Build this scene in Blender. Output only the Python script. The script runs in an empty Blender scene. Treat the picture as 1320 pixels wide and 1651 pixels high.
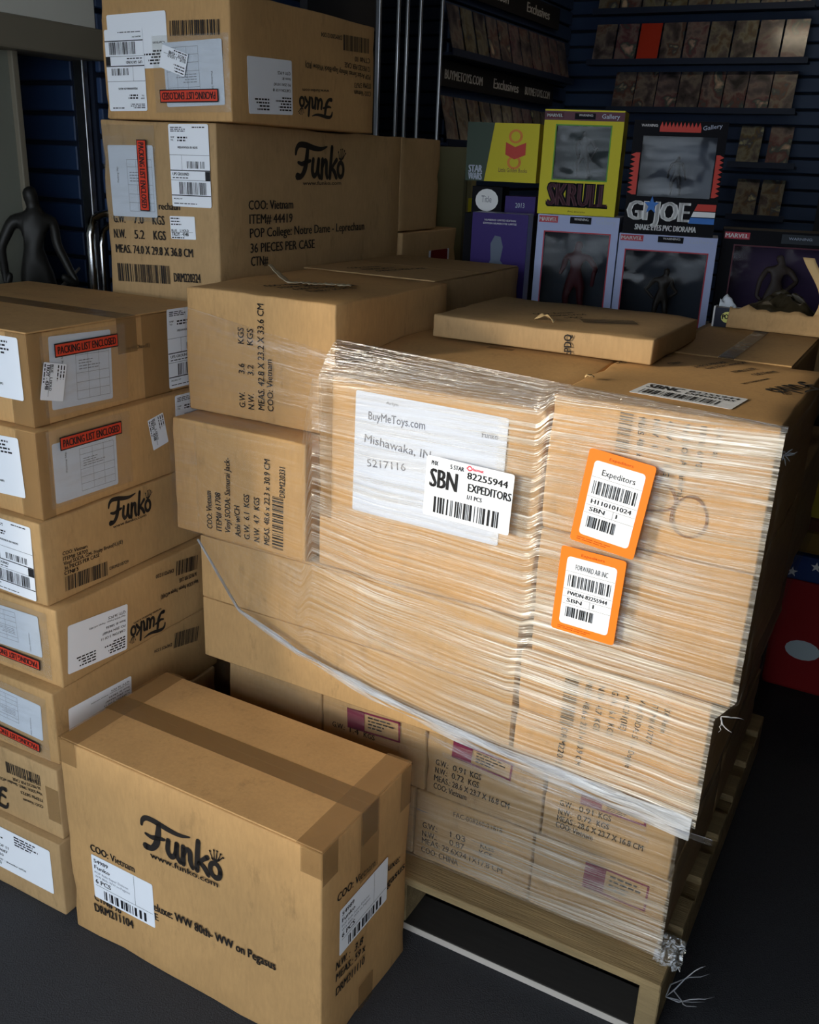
import bpy, bmesh, math, random
from mathutils import Vector, Matrix, noise
random.seed(7)
scene = bpy.context.scene
COL = scene.collection
# ---------------------------------------------------------------- camera, light, exposure
def R(d): return math.radians(d)
cam_d = bpy.data.cameras.new('camera'); cam = bpy.data.objects.new('camera', cam_d); COL.objects.link(cam)
cam_d.sensor_fit = 'HORIZONTAL'; cam_d.sensor_width = 36.0; cam_d.lens = 36.0*1525.57/1320.0
cam_d.clip_start = .02
PITCH, ROLL = .356278, .041279
_f = Vector((0, math.cos(PITCH), -math.sin(PITCH))); _u = Vector((0, math.sin(PITCH), math.cos(PITCH))); _r = Vector((1, 0, 0))
_r2 = math.cos(ROLL)*_r + math.sin(ROLL)*_u; _u2 = -math.sin(ROLL)*_r + math.cos(ROLL)*_u
cam.matrix_world = Matrix(((_r2.x, _u2.x, -_f.x, 0), (_r2.y, _u2.y, -_f.y, 0), (_r2.z, _u2.z, -_f.z, 1.48), (0, 0, 0, 1)))
scene.camera = cam
world = bpy.data.worlds.new('sky'); scene.world = world; world.use_nodes = True
bg = world.node_tree.nodes['Background']; bg.inputs[0].default_value = (.80, .90, 1.0, 1); bg.inputs[1].default_value = 2.9
sun_d = bpy.data.lights.new('sun', 'SUN'); sun_d.energy = 3.3; sun_d.angle = R(11); sun_d.color = (1, .88, .68)
sun = bpy.data.objects.new('sun', sun_d); COL.objects.link(sun)
sun.rotation_euler = Vector((0.949, 0.307, -.205)).to_track_quat('-Z', 'Y').to_euler()
scene.view_settings.view_transform = 'Standard'; scene.view_settings.look = 'None'
scene.view_settings.gamma = 1; scene.view_settings.use_curve_mapping = False
scene.view_settings.exposure = 0.2
scene.cycles.transparent_max_bounces = 24

# ---------------------------------------------------------------- materials
def lin(c):
    return tuple((x/12.92 if x <= .04045 else ((x+.055)/1.055)**2.4) for x in (c[0]/255, c[1]/255, c[2]/255)) + (1,)
MATS = {}
def mat(name, rgb, rough=.6, metal=0, spec=.3, bump=None, vary=None, emit=None, coat=0):
    """rgb in sRGB 0-255. vary=(amount, scale, stretch) noise on colour, bump=(strength, scale, stretch)."""
    if name in MATS: return MATS[name]
    m = bpy.data.materials.new(name); m.use_nodes = True; nt = m.node_tree; N = nt.nodes; L = nt.links
    p = N['Principled BSDF']; c = lin(rgb)
    p.inputs['Base Color'].default_value = c; p.inputs['Roughness'].default_value = rough
    p.inputs['Metallic'].default_value = metal; p.inputs['Specular IOR Level'].default_value = spec
    p.inputs['Coat Weight'].default_value = coat
    tc = None
    def coord(stretch):
        nonlocal tc
        if tc is None: tc = N.new('ShaderNodeTexCoord')
        mp = N.new('ShaderNodeMapping'); mp.inputs['Scale'].default_value = stretch
        L.new(tc.outputs['Object'], mp.inputs['Vector']); return mp.outputs['Vector']
    if vary:
        amt, sc, st = vary
        n = N.new('ShaderNodeTexNoise'); n.inputs['Scale'].default_value = sc; n.inputs['Detail'].default_value = 6
        L.new(coord(st), n.inputs['Vector'])
        mx = N.new('ShaderNodeMix'); mx.data_type = 'RGBA'
        mx.inputs['A'].default_value = tuple(max(0, x*(1-amt)) for x in c[:3])+(1,)
        mx.inputs['B'].default_value = tuple(min(1, x*(1+amt)) for x in c[:3])+(1,)
        L.new(n.outputs['Fac'], mx.inputs['Factor']); L.new(mx.outputs['Result'], p.inputs['Base Color'])
    if bump:
        s, sc, st = bump
        n = N.new('ShaderNodeTexNoise'); n.inputs['Scale'].default_value = sc; n.inputs['Detail'].default_value = 5
        L.new(coord(st), n.inputs['Vector'])
        b = N.new('ShaderNodeBump'); b.inputs['Strength'].default_value = s; b.inputs['Distance'].default_value = .01
        L.new(n.outputs['Fac'], b.inputs['Height']); L.new(b.outputs['Normal'], p.inputs['Normal'])
    if emit: p.inputs['Emission Color'].default_value = lin(emit[0]); p.inputs['Emission Strength'].default_value = emit[1]
    MATS[name] = m; return m

def cardboard(name, rgb, scuff=.35):
    if name in MATS: return MATS[name]
    m = bpy.data.materials.new(name); m.use_nodes = True; nt = m.node_tree; N = nt.nodes; L = nt.links
    p = N['Principled BSDF']; p.inputs['Roughness'].default_value = .72; p.inputs['Specular IOR Level'].default_value = .25
    tc = N.new('ShaderNodeTexCoord'); oi = N.new('ShaderNodeObjectInfo')
    ad = N.new('ShaderNodeVectorMath'); ad.operation = 'ADD'
    L.new(tc.outputs['Object'], ad.inputs[0]); 
    sc = N.new('ShaderNodeVectorMath'); sc.operation = 'SCALE'; sc.inputs[0].default_value = (31, 17, 23); L.new(oi.outputs['Random'], sc.inputs['Scale'])
    L.new(sc.outputs[0], ad.inputs[1]); V = ad.outputs[0]
    def nz(scale, stretch, detail=4, rough=.6):
        mp = N.new('ShaderNodeMapping'); mp.inputs['Scale'].default_value = stretch; L.new(V, mp.inputs['Vector'])
        n = N.new('ShaderNodeTexNoise'); n.inputs['Scale'].default_value = scale; n.inputs['Detail'].default_value = detail; n.inputs['Roughness'].default_value = rough
        L.new(mp.outputs[0], n.inputs['Vector']); return n.outputs['Fac']
    def ramp(fac, lo, hi, a, b):
        r = N.new('ShaderNodeMapRange'); r.inputs[1].default_value = lo; r.inputs[2].default_value = hi; r.inputs[3].default_value = a; r.inputs[4].default_value = b
        L.new(fac, r.inputs[0]); return r.outputs[0]
    def mul(x, y):
        q = N.new('ShaderNodeMath'); q.operation = 'MULTIPLY'; L.new(x, q.inputs[0]); L.new(y, q.inputs[1]); return q.outputs[0]
    a = ramp(nz(5, (1, 1, 1)), .3, .7, .88, 1.08)               # big blotches
    b = ramp(nz(160, (1, 1, .25), 3), .3, .7, .93, 1.05)        # fibre
    c = ramp(nz(26, (1, 1, .35), 6, .75), .57, .76, 1.0, 1-scuff)  # scuffs
    d = ramp(oi.outputs['Random'], 0, 1, .93, 1.05)
    f = mul(mul(a, b), mul(c, d))
    v = N.new('ShaderNodeVectorMath'); v.operation = 'SCALE'; v.inputs[0].default_value = lin(rgb)[:3]; L.new(f, v.inputs['Scale'])
    L.new(v.outputs[0], p.inputs['Base Color'])
    bp = N.new('ShaderNodeBump'); bp.inputs['Strength'].default_value = .25; bp.inputs['Distance'].default_value = .004
    L.new(nz(14, (1, 1, 1), 5), bp.inputs['Height']); L.new(bp.outputs[0], p.inputs['Normal'])
    MATS[name] = m; return m

def clear_film(name, tint=(235, 240, 250), base=.12, streak=.55, su=3.0, sv=70.0, rough=.2, white=.5, thr=(.42, .75), bump=.9, haze=(.86, .87, .88, 1)):
    """thin plastic: transparent sheet with streaks of gloss and painted-in glare haze that follow the UV (u along, v across)"""
    if name in MATS: return MATS[name]
    m = bpy.data.materials.new(name); m.use_nodes = True; nt = m.node_tree; N = nt.nodes; L = nt.links
    N.remove(N['Principled BSDF']); out = N['Material Output']
    uv = N.new('ShaderNodeUVMap')
    wn0 = N.new('ShaderNodeTexNoise'); wn0.inputs['Scale'].default_value = 4.5; wn0.inputs['Detail'].default_value = 1; L.new(uv.outputs[0], wn0.inputs['Vector'])
    ws = N.new('ShaderNodeVectorMath'); ws.operation = 'MULTIPLY'; ws.inputs[1].default_value = (0, .014, 0); L.new(wn0.outputs['Color'], ws.inputs[0])
    wa = N.new('ShaderNodeVectorMath'); L.new(uv.outputs[0], wa.inputs[0]); L.new(ws.outputs[0], wa.inputs[1]); warp = wa.outputs[0]
    def nz(su_, sv_, detail, rot=0, ofs=0):
        mp = N.new('ShaderNodeMapping'); mp.inputs['Scale'].default_value = (su_, sv_, 1); mp.inputs['Rotation'].default_value = (0, 0, rot); mp.inputs['Location'].default_value = (ofs, ofs*.37, ofs)
        L.new(warp, mp.inputs['Vector'])
        n = N.new('ShaderNodeTexNoise'); n.inputs['Scale'].default_value = 1; n.inputs['Detail'].default_value = detail; n.inputs['Roughness'].default_value = .62; n.inputs['Distortion'].default_value = .25
        L.new(mp.outputs[0], n.inputs['Vector']); return n.outputs['Fac']
    def rng(f, lo, hi, a, b):
        r = N.new('ShaderNodeMapRange'); r.inputs[1].default_value = lo; r.inputs[2].default_value = hi; r.inputs[3].default_value = a; r.inputs[4].default_value = b
        L.new(f, r.inputs[0]); return r.outputs[0]
    def mth(op, x, y):
        q = N.new('ShaderNodeMath'); q.operation = op; q.use_clamp = True
        for i, t in enumerate((x, y)):
            if isinstance(t, (int, float)): q.inputs[i].default_value = t
            else: L.new(t, q.inputs[i])
        return q.outputs[0]
    s1 = rng(nz(su, sv, 5, .03), thr[0], thr[1], 0, 1)
    s2 = rng(nz(su*.8, sv*3.2, 3, .05, 3.1), .48, .72, 0, .7)
    big = rng(nz(2.2, 5, 2, .08, 7.7), .35, .65, .25, 1)
    fac = mth('ADD', mth('MULTIPLY', mth('ADD', s1, s2), mth('MULTIPLY', big, streak)), base)
    at = N.new('ShaderNodeAttribute'); at.attribute_name = 'dens'; fac = mth('MULTIPLY', fac, at.outputs['Fac'])
    tr = N.new('ShaderNodeBsdfTransparent'); tr.inputs[0].default_value = lin(tint)
    gl = N.new('ShaderNodeBsdfGlossy'); gl.inputs['Roughness'].default_value = rough; gl.inputs[0].default_value = (.95, .97, 1, 1)
    df = N.new('ShaderNodeBsdfDiffuse'); df.inputs[0].default_value = haze
    tl = N.new('ShaderNodeBsdfTranslucent'); tl.inputs[0].default_value = (.8, .82, .85, 1)
    bp = N.new('ShaderNodeBump'); bp.inputs['Strength'].default_value = bump; bp.inputs['Distance'].default_value = .006
    L.new(nz(su*1.2, sv*.8, 4, .04, 1.7), bp.inputs['Height'])
    for q in (gl, df): L.new(bp.outputs[0], q.inputs['Normal'])
    m1 = N.new('ShaderNodeMixShader'); m1.inputs[0].default_value = .25; L.new(df.outputs[0], m1.inputs[1]); L.new(tl.outputs[0], m1.inputs[2])
    m2 = N.new('ShaderNodeMixShader'); m2.inputs[0].default_value = white; L.new(gl.outputs[0], m2.inputs[1]); L.new(m1.outputs[0], m2.inputs[2])
    m3 = N.new('ShaderNodeMixShader'); L.new(fac, m3.inputs[0]); L.new(tr.outputs[0], m3.inputs[1]); L.new(m2.outputs[0], m3.inputs[2])
    L.new(m3.outputs[0], out.inputs[0])
    MATS[name] = m; return m

def glass(name, tint=(230, 235, 240), gloss=.08, rough=.03, ior=1.45, grey_mix=0):
    if name in MATS: return MATS[name]
    m = bpy.data.materials.new(name); m.use_nodes = True; nt = m.node_tree; N = nt.nodes; L = nt.links
    N.remove(N['Principled BSDF'])
    tr = N.new('ShaderNodeBsdfTransparent'); tr.inputs[0].default_value = lin(tint)
    gl = N.new('ShaderNodeBsdfGlossy'); gl.inputs['Roughness'].default_value = rough
    fr = N.new('ShaderNodeFresnel'); fr.inputs[0].default_value = ior
    ad = N.new('ShaderNodeMath'); ad.operation = 'ADD'; ad.inputs[1].default_value = gloss; ad.use_clamp = True; L.new(fr.outputs[0], ad.inputs[0])
    mx = N.new('ShaderNodeMixShader'); L.new(ad.outputs[0], mx.inputs[0]); L.new(tr.outputs[0], mx.inputs[1]); L.new(gl.outputs[0], mx.inputs[2])
    if grey_mix:  # mixes an even grey diffuse into the pane
        df = N.new('ShaderNodeBsdfDiffuse'); df.inputs[0].default_value = lin((150, 152, 140)); m2 = N.new('ShaderNodeMixShader'); m2.inputs[0].default_value = grey_mix; L.new(mx.outputs[0], m2.inputs[1]); L.new(df.outputs[0], m2.inputs[2]); mx = m2
    L.new(mx.outputs[0], N['Material Output'].inputs[0]); MATS[name] = m; return m

CARD = cardboard('cardboard', (188, 150, 101)); CARD2 = cardboard('cardboard_grey', (180, 147, 104)); CARD3 = cardboard('cardboard_warm', (196, 154, 102), .3)
def brown_tape():
    m = bpy.data.materials.new('packing_tape'); m.use_nodes = True; nt = m.node_tree; N = nt.nodes; L = nt.links
    p = N['Principled BSDF']; p.inputs['Base Color'].default_value = lin((146, 112, 70)); p.inputs['Roughness'].default_value = .28; p.inputs['Alpha'].default_value = .45
    tc = N.new('ShaderNodeTexCoord'); n = N.new('ShaderNodeTexNoise'); n.inputs['Scale'].default_value = 30; n.inputs['Detail'].default_value = 5; L.new(tc.outputs['Object'], n.inputs['Vector'])
    bp = N.new('ShaderNodeBump'); bp.inputs['Strength'].default_value = .35; bp.inputs['Distance'].default_value = .004; L.new(n.outputs['Fac'], bp.inputs['Height']); L.new(bp.outputs[0], p.inputs['Normal'])
    return m
TAPE = brown_tape()
INK = mat('black_ink', (38, 33, 30), .7, vary=(.35, 60, (1, 1, 1))); INKB = mat('label_ink', (28, 28, 32), .6); GREY = mat('grey_ink', (120, 124, 135), .7)
PAPER = mat('label_paper', (240, 243, 249), .55, vary=(.04, 9, (1, 1, 1))); SHEET = mat('letter_paper', (212, 220, 236), .6)
STRIP = mat('orange_red_strip', (214, 66, 42), .4); ORANGE = mat('orange_label', (246, 128, 36), .45)
PURPLE = mat('purple_print', (120, 40, 70), .6); PINK = mat('pink_print', (205, 90, 105), .6)
BROWNINK = mat('brown_marker', (120, 78, 45), .7); PENCIL = mat('pen_ink', (92, 96, 112), .7)
POUCH = clear_film('pouch_plastic', (246, 246, 243), .07, .2, 8, 22, .22, .55)
FILM = clear_film('stretch_film', (248, 248, 248), .07, .95, 2.2, 110, .2, .78, (.42, .68), .9, (.96, .88, .74, 1))  # cream haze: warm sun glare painted into the film colour
FILM_LIGHT = clear_film('stretch_film_light', (250, 250, 250), .03, .28, 3.5, 60, .2, .45, (.5, .8))
FILM_LOW = clear_film('stretch_film_low', (240, 243, 250), .05, .5, 3.2, 60, .18, .4, (.45, .75))
FILM_ROPE = clear_film('stretch_film_bunched', (240, 243, 248), .3, .5, 9, 90, .35, .85)

# ---------------------------------------------------------------- mesh helpers
def link(name, me, m=None, parent=None):
    o = bpy.data.objects.new(name, me); COL.objects.link(o)
    if m is not None and me is not None:
        if not me.materials: me.materials.append(m)
    if parent is not None: o.parent = parent
    return o
def tag(o, label=None, cat=None, group=None, kind=None):
    if label: o['label'] = label
    if cat: o['category'] = cat
    if group: o['group'] = group
    if kind: o['kind'] = kind
    return o
def empty(name, loc, yaw, label, cat, group=None):
    o = bpy.data.objects.new(name, None); o.empty_display_size = .05; COL.objects.link(o)
    o.location = loc; o.rotation_euler = (0, 0, -R(yaw)); tag(o, label, cat, group); return o
YAW = 28.3
def ab(a, b, z=0, yaw=YAW):
    y = R(yaw); return Vector((a*math.cos(y)+b*math.sin(y), -a*math.sin(y)+b*math.cos(y), z))
class MB:
    def __init__(s): s.v = []; s.f = []; s.uv = None
    def box(s, x0, x1, y0, y1, z0, z1, mtx=None):
        n = len(s.v); P = [(x0, y0, z0), (x1, y0, z0), (x1, y1, z0), (x0, y1, z0), (x0, y0, z1), (x1, y0, z1), (x1, y1, z1), (x0, y1, z1)]
        if mtx is not None: P = [tuple(mtx @ Vector(p)) for p in P]
        s.v += P
        s.f += [tuple(n+i for i in q) for q in ((0, 3, 2, 1), (4, 5, 6, 7), (0, 1, 5, 4), (1, 2, 6, 5), (2, 3, 7, 6), (3, 0, 4, 7))]; return s
    def tube(s, pts, r, seg=8):
        pts = [Vector(p) for p in pts]; n0 = len(s.v)
        for i, p in enumerate(pts):
            t = (pts[min(i+1, len(pts)-1)]-pts[max(i-1, 0)]).normalized()
            ref = Vector((0, 0, 1)) if abs(t.z) < .9 else Vector((1, 0, 0))
            x = t.cross(ref).normalized(); y = t.cross(x)
            rr = r[i] if isinstance(r, (list, tuple)) else r
            for k in range(seg):
                an = 2*math.pi*k/seg; s.v.append(tuple(p+(x*math.cos(an)+y*math.sin(an))*rr))
        for i in range(len(pts)-1):
            for k in range(seg):
                a = n0+i*seg+k; b = n0+i*seg+(k+1) % seg; s.f.append((a, b, b+seg, a+seg))
        s.f.append(tuple(range(n0+seg-1, n0-1, -1))); e = n0+(len(pts)-1)*seg; s.f.append(tuple(range(e, e+seg))); return s
    def poly(s, pts):
        n = len(s.v); s.v += [tuple(p) for p in pts]; s.f.append(tuple(range(n, n+len(pts)))); return s
    def mesh(s, name, smooth=False, bevel=0, seg=2):
        me = bpy.data.meshes.new(name); me.from_pydata(s.v, [], s.f)
        if bevel:
            bm = bmesh.new(); bm.from_mesh(me); bmesh.ops.bevel(bm, geom=bm.edges[:], offset=bevel, segments=seg, profile=.5, affect='EDGES', clamp_overlap=True); bm.to_mesh(me); bm.free()
        if smooth: me.shade_smooth()
        me.update(); return me
    def build(s, name, m, parent=None, smooth=False, bevel=0, seg=2): return link(name, s.mesh(name, smooth, bevel, seg), m, parent)

def grid_sheet(name, m, parent, P, nu, nv, su=1.0, sv=1.0, keep=None, dens=None):
    """P(i,j in 0..1)->xyz ; UV in metres"""
    v = [P(i/nu, j/nv) for j in range(nv+1) for i in range(nu+1)]; f = []; 
    for j in range(nv):
        for i in range(nu):
            if keep and not keep((i+.5)/nu, (j+.5)/nv): continue
            a = j*(nu+1)+i; f.append((a, a+1, a+nu+2, a+nu+1))
    me = bpy.data.meshes.new(name); me.from_pydata([tuple(p) for p in v], [], f)
    ul = me.uv_layers.new(name='UVMap')
    for l in me.loops:
        k = l.vertex_index; ul.data[l.index].uv = ((k % (nu+1))/nu*su, (k//(nu+1))/nv*sv)
    at = me.attributes.new('dens', 'FLOAT', 'POINT')
    at.data.foreach_set('value', [dens((k % (nu+1))/nu, (k//(nu+1))/nv) if dens else 1.0 for k in range(len(v))])
    me.shade_smooth(); me.update(); return link(name, me, m, parent)

# rounded carton body with slightly wavy walls (only ever pushed inwards)
def carton_mesh(w, d, h, r=.0035, seed=0, crush=.0025, n=9):
    bm = bmesh.new(); bmesh.ops.create_cube(bm, size=1)
    for v in bm.verts: v.co = Vector((v.co.x*w, v.co.y*d, (v.co.z+.5)*h))
    bmesh.ops.bevel(bm, geom=bm.edges[:], offset=r, segments=2, profile=.55, affect='EDGES', clamp_overlap=True)
    long_ = [e for e in bm.edges if e.calc_length() > .06]
    bmesh.ops.subdivide_edges(bm, edges=long_, cuts=n, use_grid_fill=True)
    s = Vector((seed*3.1, seed*1.7, seed*.9))
    for v in bm.verts:
        c = v.co; k = (noise.noise(c*7+s)+.35)*crush; k = max(0, k)
        ex = abs(abs(c.x)-w/2) < r*1.2; ey = abs(abs(c.y)-d/2) < r*1.2; ez = abs(abs(c.z-h/2)-h/2) < r*1.2
        if ex: c.x -= math.copysign(k, c.x)
        if ey: c.y -= math.copysign(k, c.y)
        if ez and c.z > h/2: c.z -= k
        if ex+ey+ez >= 2:        # bruised edges
            kk = max(0, noise.noise(c*22+s*2)-.1)*.006
            if ex: c.x -= math.copysign(kk, c.x)
            if ey: c.y -= math.copysign(kk, c.y)
            if ez and c.z > h/2: c.z -= kk
    me = bpy.data.meshes.new('body'); bm.to_mesh(me); bm.free(); me.shade_smooth(); return me

# ---------------------------------------------------------------- printing on faces
_txt = {}; CAPH = 1.0
def text2d(s, bold=0.0):
    key = (s, bold)
    if key in _txt: return _txt[key]
    cu = bpy.data.curves.new('t', 'FONT'); cu.body = s; cu.size = 1; cu.resolution_u = 2; cu.offset = bold; cu.fill_mode = 'FRONT'
    ob = bpy.data.objects.new('t', cu); COL.objects.link(ob)
    dg = bpy.context.evaluated_depsgraph_get(); me = bpy.data.meshes.new_from_object(ob.evaluated_get(dg))
    V = [(v.co.x, v.co.y) for v in me.vertices]; F = [tuple(p.vertices) for p in me.polygons]
    bpy.data.objects.remove(ob); bpy.data.curves.remove(cu); bpy.data.meshes.remove(me)
    if V:
        x0 = min(v[0] for v in V); x1 = max(v[0] for v in V); V = [((v[0]-x0)/max(1e-6, x1-x0), v[1]/CAPH) for v in V]
    _txt[key] = (V, F); return V, F
CAPH = max(v[1] for v in text2d('H')[0]); _txt.clear()
def ribbon2d(pts, wid, sub=6):
    """smooth stroke through pts, widths wid -> verts, faces"""
    P = [Vector(p) for p in pts]; out = []; W = []
    for i in range(len(P)-1):
        p0, p1, p2, p3 = P[max(i-1, 0)], P[i], P[i+1], P[min(i+2, len(P)-1)]
        for k in range(sub):
            t = k/sub; out.append(.5*((2*p1)+(p2-p0)*t+(2*p0-5*p1+4*p2-p3)*t*t+(3*p1-p0-3*p2+p3)*t**3)); W.append(wid[i]*(1-t)+wid[i+1]*t)
    out.append(P[-1]); W.append(wid[-1]); V = []; F = []
    for i, p in enumerate(out):
        t = (out[min(i+1, len(out)-1)]-out[max(i-1, 0)]); t = t.normalized() if t.length > 0 else Vector((1, 0)); n = Vector((-t.y, t.x))*W[i]/2
        V += [tuple(p+n), tuple(p-n)]
        if i: a = 2*i; F.append((a-2, a-1, a+1, a))
    for p, w in ((out[0], W[0]), (out[-1], W[-1])):
        n0 = len(V); V += [(p.x+math.cos(k*math.pi/4)*w/2, p.y+math.sin(k*math.pi/4)*w/2) for k in range(8)]; F.append(tuple(range(n0, n0+8)))
    return V, F
def funko_logo():
    S = []
    S.append(([(.0, .255), (.02, .315), (.08, .355), (.2, .352), (.36, .325), (.5, .318), (.63, .345)], [.03, .045, .055, .062, .055, .042, .014]))
    S.append(([(.235, .335), (.215, .22), (.18, .1), (.11, .02), (.03, .015)], [.05, .068, .07, .055, .075]))
    S.append(([(.045, .165), (.12, .15), (.2, .17), (.29, .185)], [.03, .045, .05, .03]))
    S.append(([(.345, .2), (.325, .08), (.36, .02), (.415, .06), (.45, .2)], [.05, .055, .055, .045, .045])); S.append(([(.455, .2), (.44, .07), (.475, .0)], [.052, .055, .045]))
    S.append(([(.535, .2), (.515, .0)], [.052, .055])); S.append(([(.525, .09), (.57, .18), (.615, .175), (.615, .06), (.635, .0)], [.035, .045, .055, .055, .045]))
    S.append(([(.735, .34), (.71, .17), (.69, .0)], [.052, .056, .055])); S.append(([(.835, .2), (.775, .15), (.715, .085)], [.05, .04, .04])); S.append(([(.74, .1), (.79, .06), (.83, .0)], [.04, .055, .05]))
    ring = [(.925+.062*math.cos(t), .088+.082*math.sin(t)) for t in [k*2*math.pi/10 for k in range(11)]]; S.append((ring, [.048]*11))
    S.append(([(.895, .218), (.94, .205), (.985, .232)], [.022, .026, .022]))
    for a, b in (((.9, .22), (.875, .285)), ((.925, .215), (.925, .31)), ((.945, .212), (.965, .315)), ((.97, .222), (1.005, .3)), ((.985, .232), (1.03, .275))): S.append(([a, b], [.014, .01])); 
    for c in ((.875, .29), (.925, .318), (.965, .322), (1.007, .305), (1.034, .277)): S.append(([c, (c[0]+.002, c[1])], [.022, .022]))
    V = []; F = []
    for p, w in S:
        v, f = ribbon2d(p, [q*(1.12 if max(w) > .03 else 1) for q in w]); n = len(V); V += v; F += [tuple(i+n for i in q) for q in f]
    return V, F
LOGO = funko_logo()
class Face:
    """2D drawing board on a face: P maps (u,v,offset) to the thing's local space"""
    def __init__(s, P): s.P = P; s.V = []; s.F = []
    def add(s, V, F, T, off):
        n = len(s.V); s.V += [tuple(s.P(*T(x, y), off)) for x, y in V]; s.F += [tuple(i+n for i in f) for f in F]
    def build(s, name, m, parent):
        if not s.V: return None
        me = bpy.data.meshes.new(name); me.from_pydata(s.V, [], s.F); me.update(); return link(name, me, m, parent)
def rot(cx, cy, ang):
    c, s = math.cos(R(ang)), math.sin(R(ang)); return lambda x, y: (cx+x*c-y*s, cy+x*s+y*c)
def T_line(u, v, w, h, ang): r = rot(u, v, ang); return lambda x, y: r(x*w, y*h)
def put_text(fc, s, u, v, w, h, ang=0, off=.0006, bold=.02):
    V, F = text2d(s)
    if not V: return
    k = max(0, bold)*2.2*h/max(w, 1e-6)                    # heavier strokes: the same outline laid twice, a hair apart
    n_ = 2 if bold <= .022 else 5
    for dx in ([k*(2*q/(n_-1)-1) for q in range(n_)] if k else (0,)): fc.add([(x*(1-2*k)+k+dx, y) for x, y in V], F, T_line(u, v, w, h, ang), off)
def put_logo(fc, u, v, w, h, ang, off=.0006): fc.add(LOGO[0], LOGO[1], T_line(u, v, w, h/.36, ang), off)
def bars(w, h, n, seed):
    rd = random.Random(seed); V = []; F = []; x = 0; xs = []
    while x < 1:
        a = rd.choice((.4, .4, .8, 1.2))/n; g = rd.choice((.4, .4, .8, 1.2))/n; xs.append((x, min(1, x+a))); x += a+g
    for a, b in xs: k = len(V); V += [(a*w, 0), (b*w, 0), (b*w, h), (a*w, h)]; F.append((k, k+1, k+2, k+3))
    return V, F
def put_bar(fc, cx, cy, w, h, ang, n=34, seed=1, off=.0006):
    V, F = bars(w, h, n, seed); r = rot(cx, cy, ang); fc.add(V, F, lambda x, y: r(x-w/2, y-h/2), off)
def rect(fc, x0, y0, x1, y1, T, off=.0006): fc.add([(x0, y0), (x1, y0), (x1, y1), (x0, y1)], [(0, 1, 2, 3)], T, off)
def grey_lines(fc, T, x0, x1, y, n, dy, th, seed=0, off=.0011):
    rd = random.Random(seed)
    for i in range(n):                                   # small illegible print
        x = x0; e = x0+(x1-x0)*rd.uniform(.55, 1)
        while x < e: l = rd.uniform(.08, .22)*(x1-x0); rect(fc, x, y-i*dy, min(e, x+l), y-i*dy+th, T, off); x += l+.02*(x1-x0)+th*.4

# ---------------------------------------------------------------- the place: floor, walls, ceiling, added light blockers
def struct(name, mb, m, parent=None, bevel=0):
    o = mb.build(name, m, parent, bevel=bevel)
    if parent is None: o['kind'] = 'structure'
    return o
def room(name, a0, a1, b0, b1, z0, z1, m, bevel=0):
    """axis-aligned block of the building in its own (a,b) directions"""
    o = struct(name, MB().box(-(a1-a0)/2, (a1-a0)/2, -(b1-b0)/2, (b1-b0)/2, 0, z1-z0), m, bevel=bevel)
    o.location = ab((a0+a1)/2, (b0+b1)/2, z0); o.rotation_euler = (0, 0, -R(YAW)); return o
ASPHALT = mat('asphalt', (60, 61, 65), .85, spec=.3, vary=(.35, 260, (1, 1, 1)), bump=(.5, 320, (1, 1, 1)))
GREYWALL = mat('grey_plaster', (208, 206, 196), .8, vary=(.05, 4, (1, 1, 1))); FRAME = mat('bronze_frame', (120, 113, 98), .5, vary=(.08, 6, (1, 1, 1)))
BLUE = mat('blue_slat', (42, 62, 96), .5, vary=(.12, 12, (1, .2, 1))); BLUEBACK = mat('slat_groove', (24, 32, 48), .7)
DARK = mat('dark_ceiling', (70, 68, 66), .9); DARKW = mat('dark_wall', (52, 52, 56), .85); CHROME = mat('chrome', (205, 208, 210), .18, 1); BLACK = mat('black_board', (26, 26, 29), .5)
WHITEP = mat('white_print', (235, 235, 235), .5); ALU = mat('aluminium', (190, 192, 195), .3, 1)
fl = struct('floor', MB().box(-9, 9, -9, 11, -.05, 0), ASPHALT)
room('ceiling', -2.75, 3.1, .3, 5.6, 2.9, 3.0, DARK)
room('ceiling_added_canopy', -4.5, 4.5, -1.6, .3, 2.5, 2.58, DARK)  # unseen canopy, added to keep sky light off the carton tops
ow = struct('wall_added_sun_blocker', MB().box(-2.2, 1.6, -.08, .08, 0, 1.0), mat('concrete', (150, 146, 138), .85)); ow.location = ab(-2.6, -.8, 0); ow.rotation_euler = (0, 0, -R(YAW)-R(44))  # unseen low wall, added to block sun from the lower cartons
BK = 5.45
wb = room('wall_back', -2.75, 3.1, BK+.02, BK+.12, 0, 2.9, BLUEBACK)
room('wall_right', 3.0, 3.1, .42, BK, 0, 2.9, DARKW)
room('wall_front_right', 0.12, 3.1, .3, .42, 0, 2.1, GREYWALL); room('wall_front_header', -2.75, 3.1, .3, .42, 2.1, 2.9, GREYWALL)  # unseen shop front; jamb and header placed to shade pallet side and lids
wl = room('wall_left', -2.15, -2.07, 1.985, BK, 0, 2.9, BLUEBACK)
room('wall_left_upper', -2.15, -2.05, .42, 1.985, 1.765, 2.9, GREYWALL)
room('wall_left_recess', -2.75, -2.65, .42, 1.985, 0, 2.9, BLUEBACK)
room('wall_front_left', -4.5, -2.05, .3, .42, 0, 2.1, GREYWALL)
re_ = room('wall_recess_end', -2.65, -2.15, 2.0, 2.08, 0, 2.9, BLUEBACK)
room('wall_left_sill', -2.15, -2.05, .42, 1.985, 0, .35, GREYWALL)
room('trim_1', -2.16, -2.035, .42, 2.0, 1.69, 1.765, FRAME, .006)
wn = room('window_1', -2.10, -2.095, .44, 1.75, .36, 1.69, glass('window_glass', (185, 190, 184), .10, .3, 1.12, .6))
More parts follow.
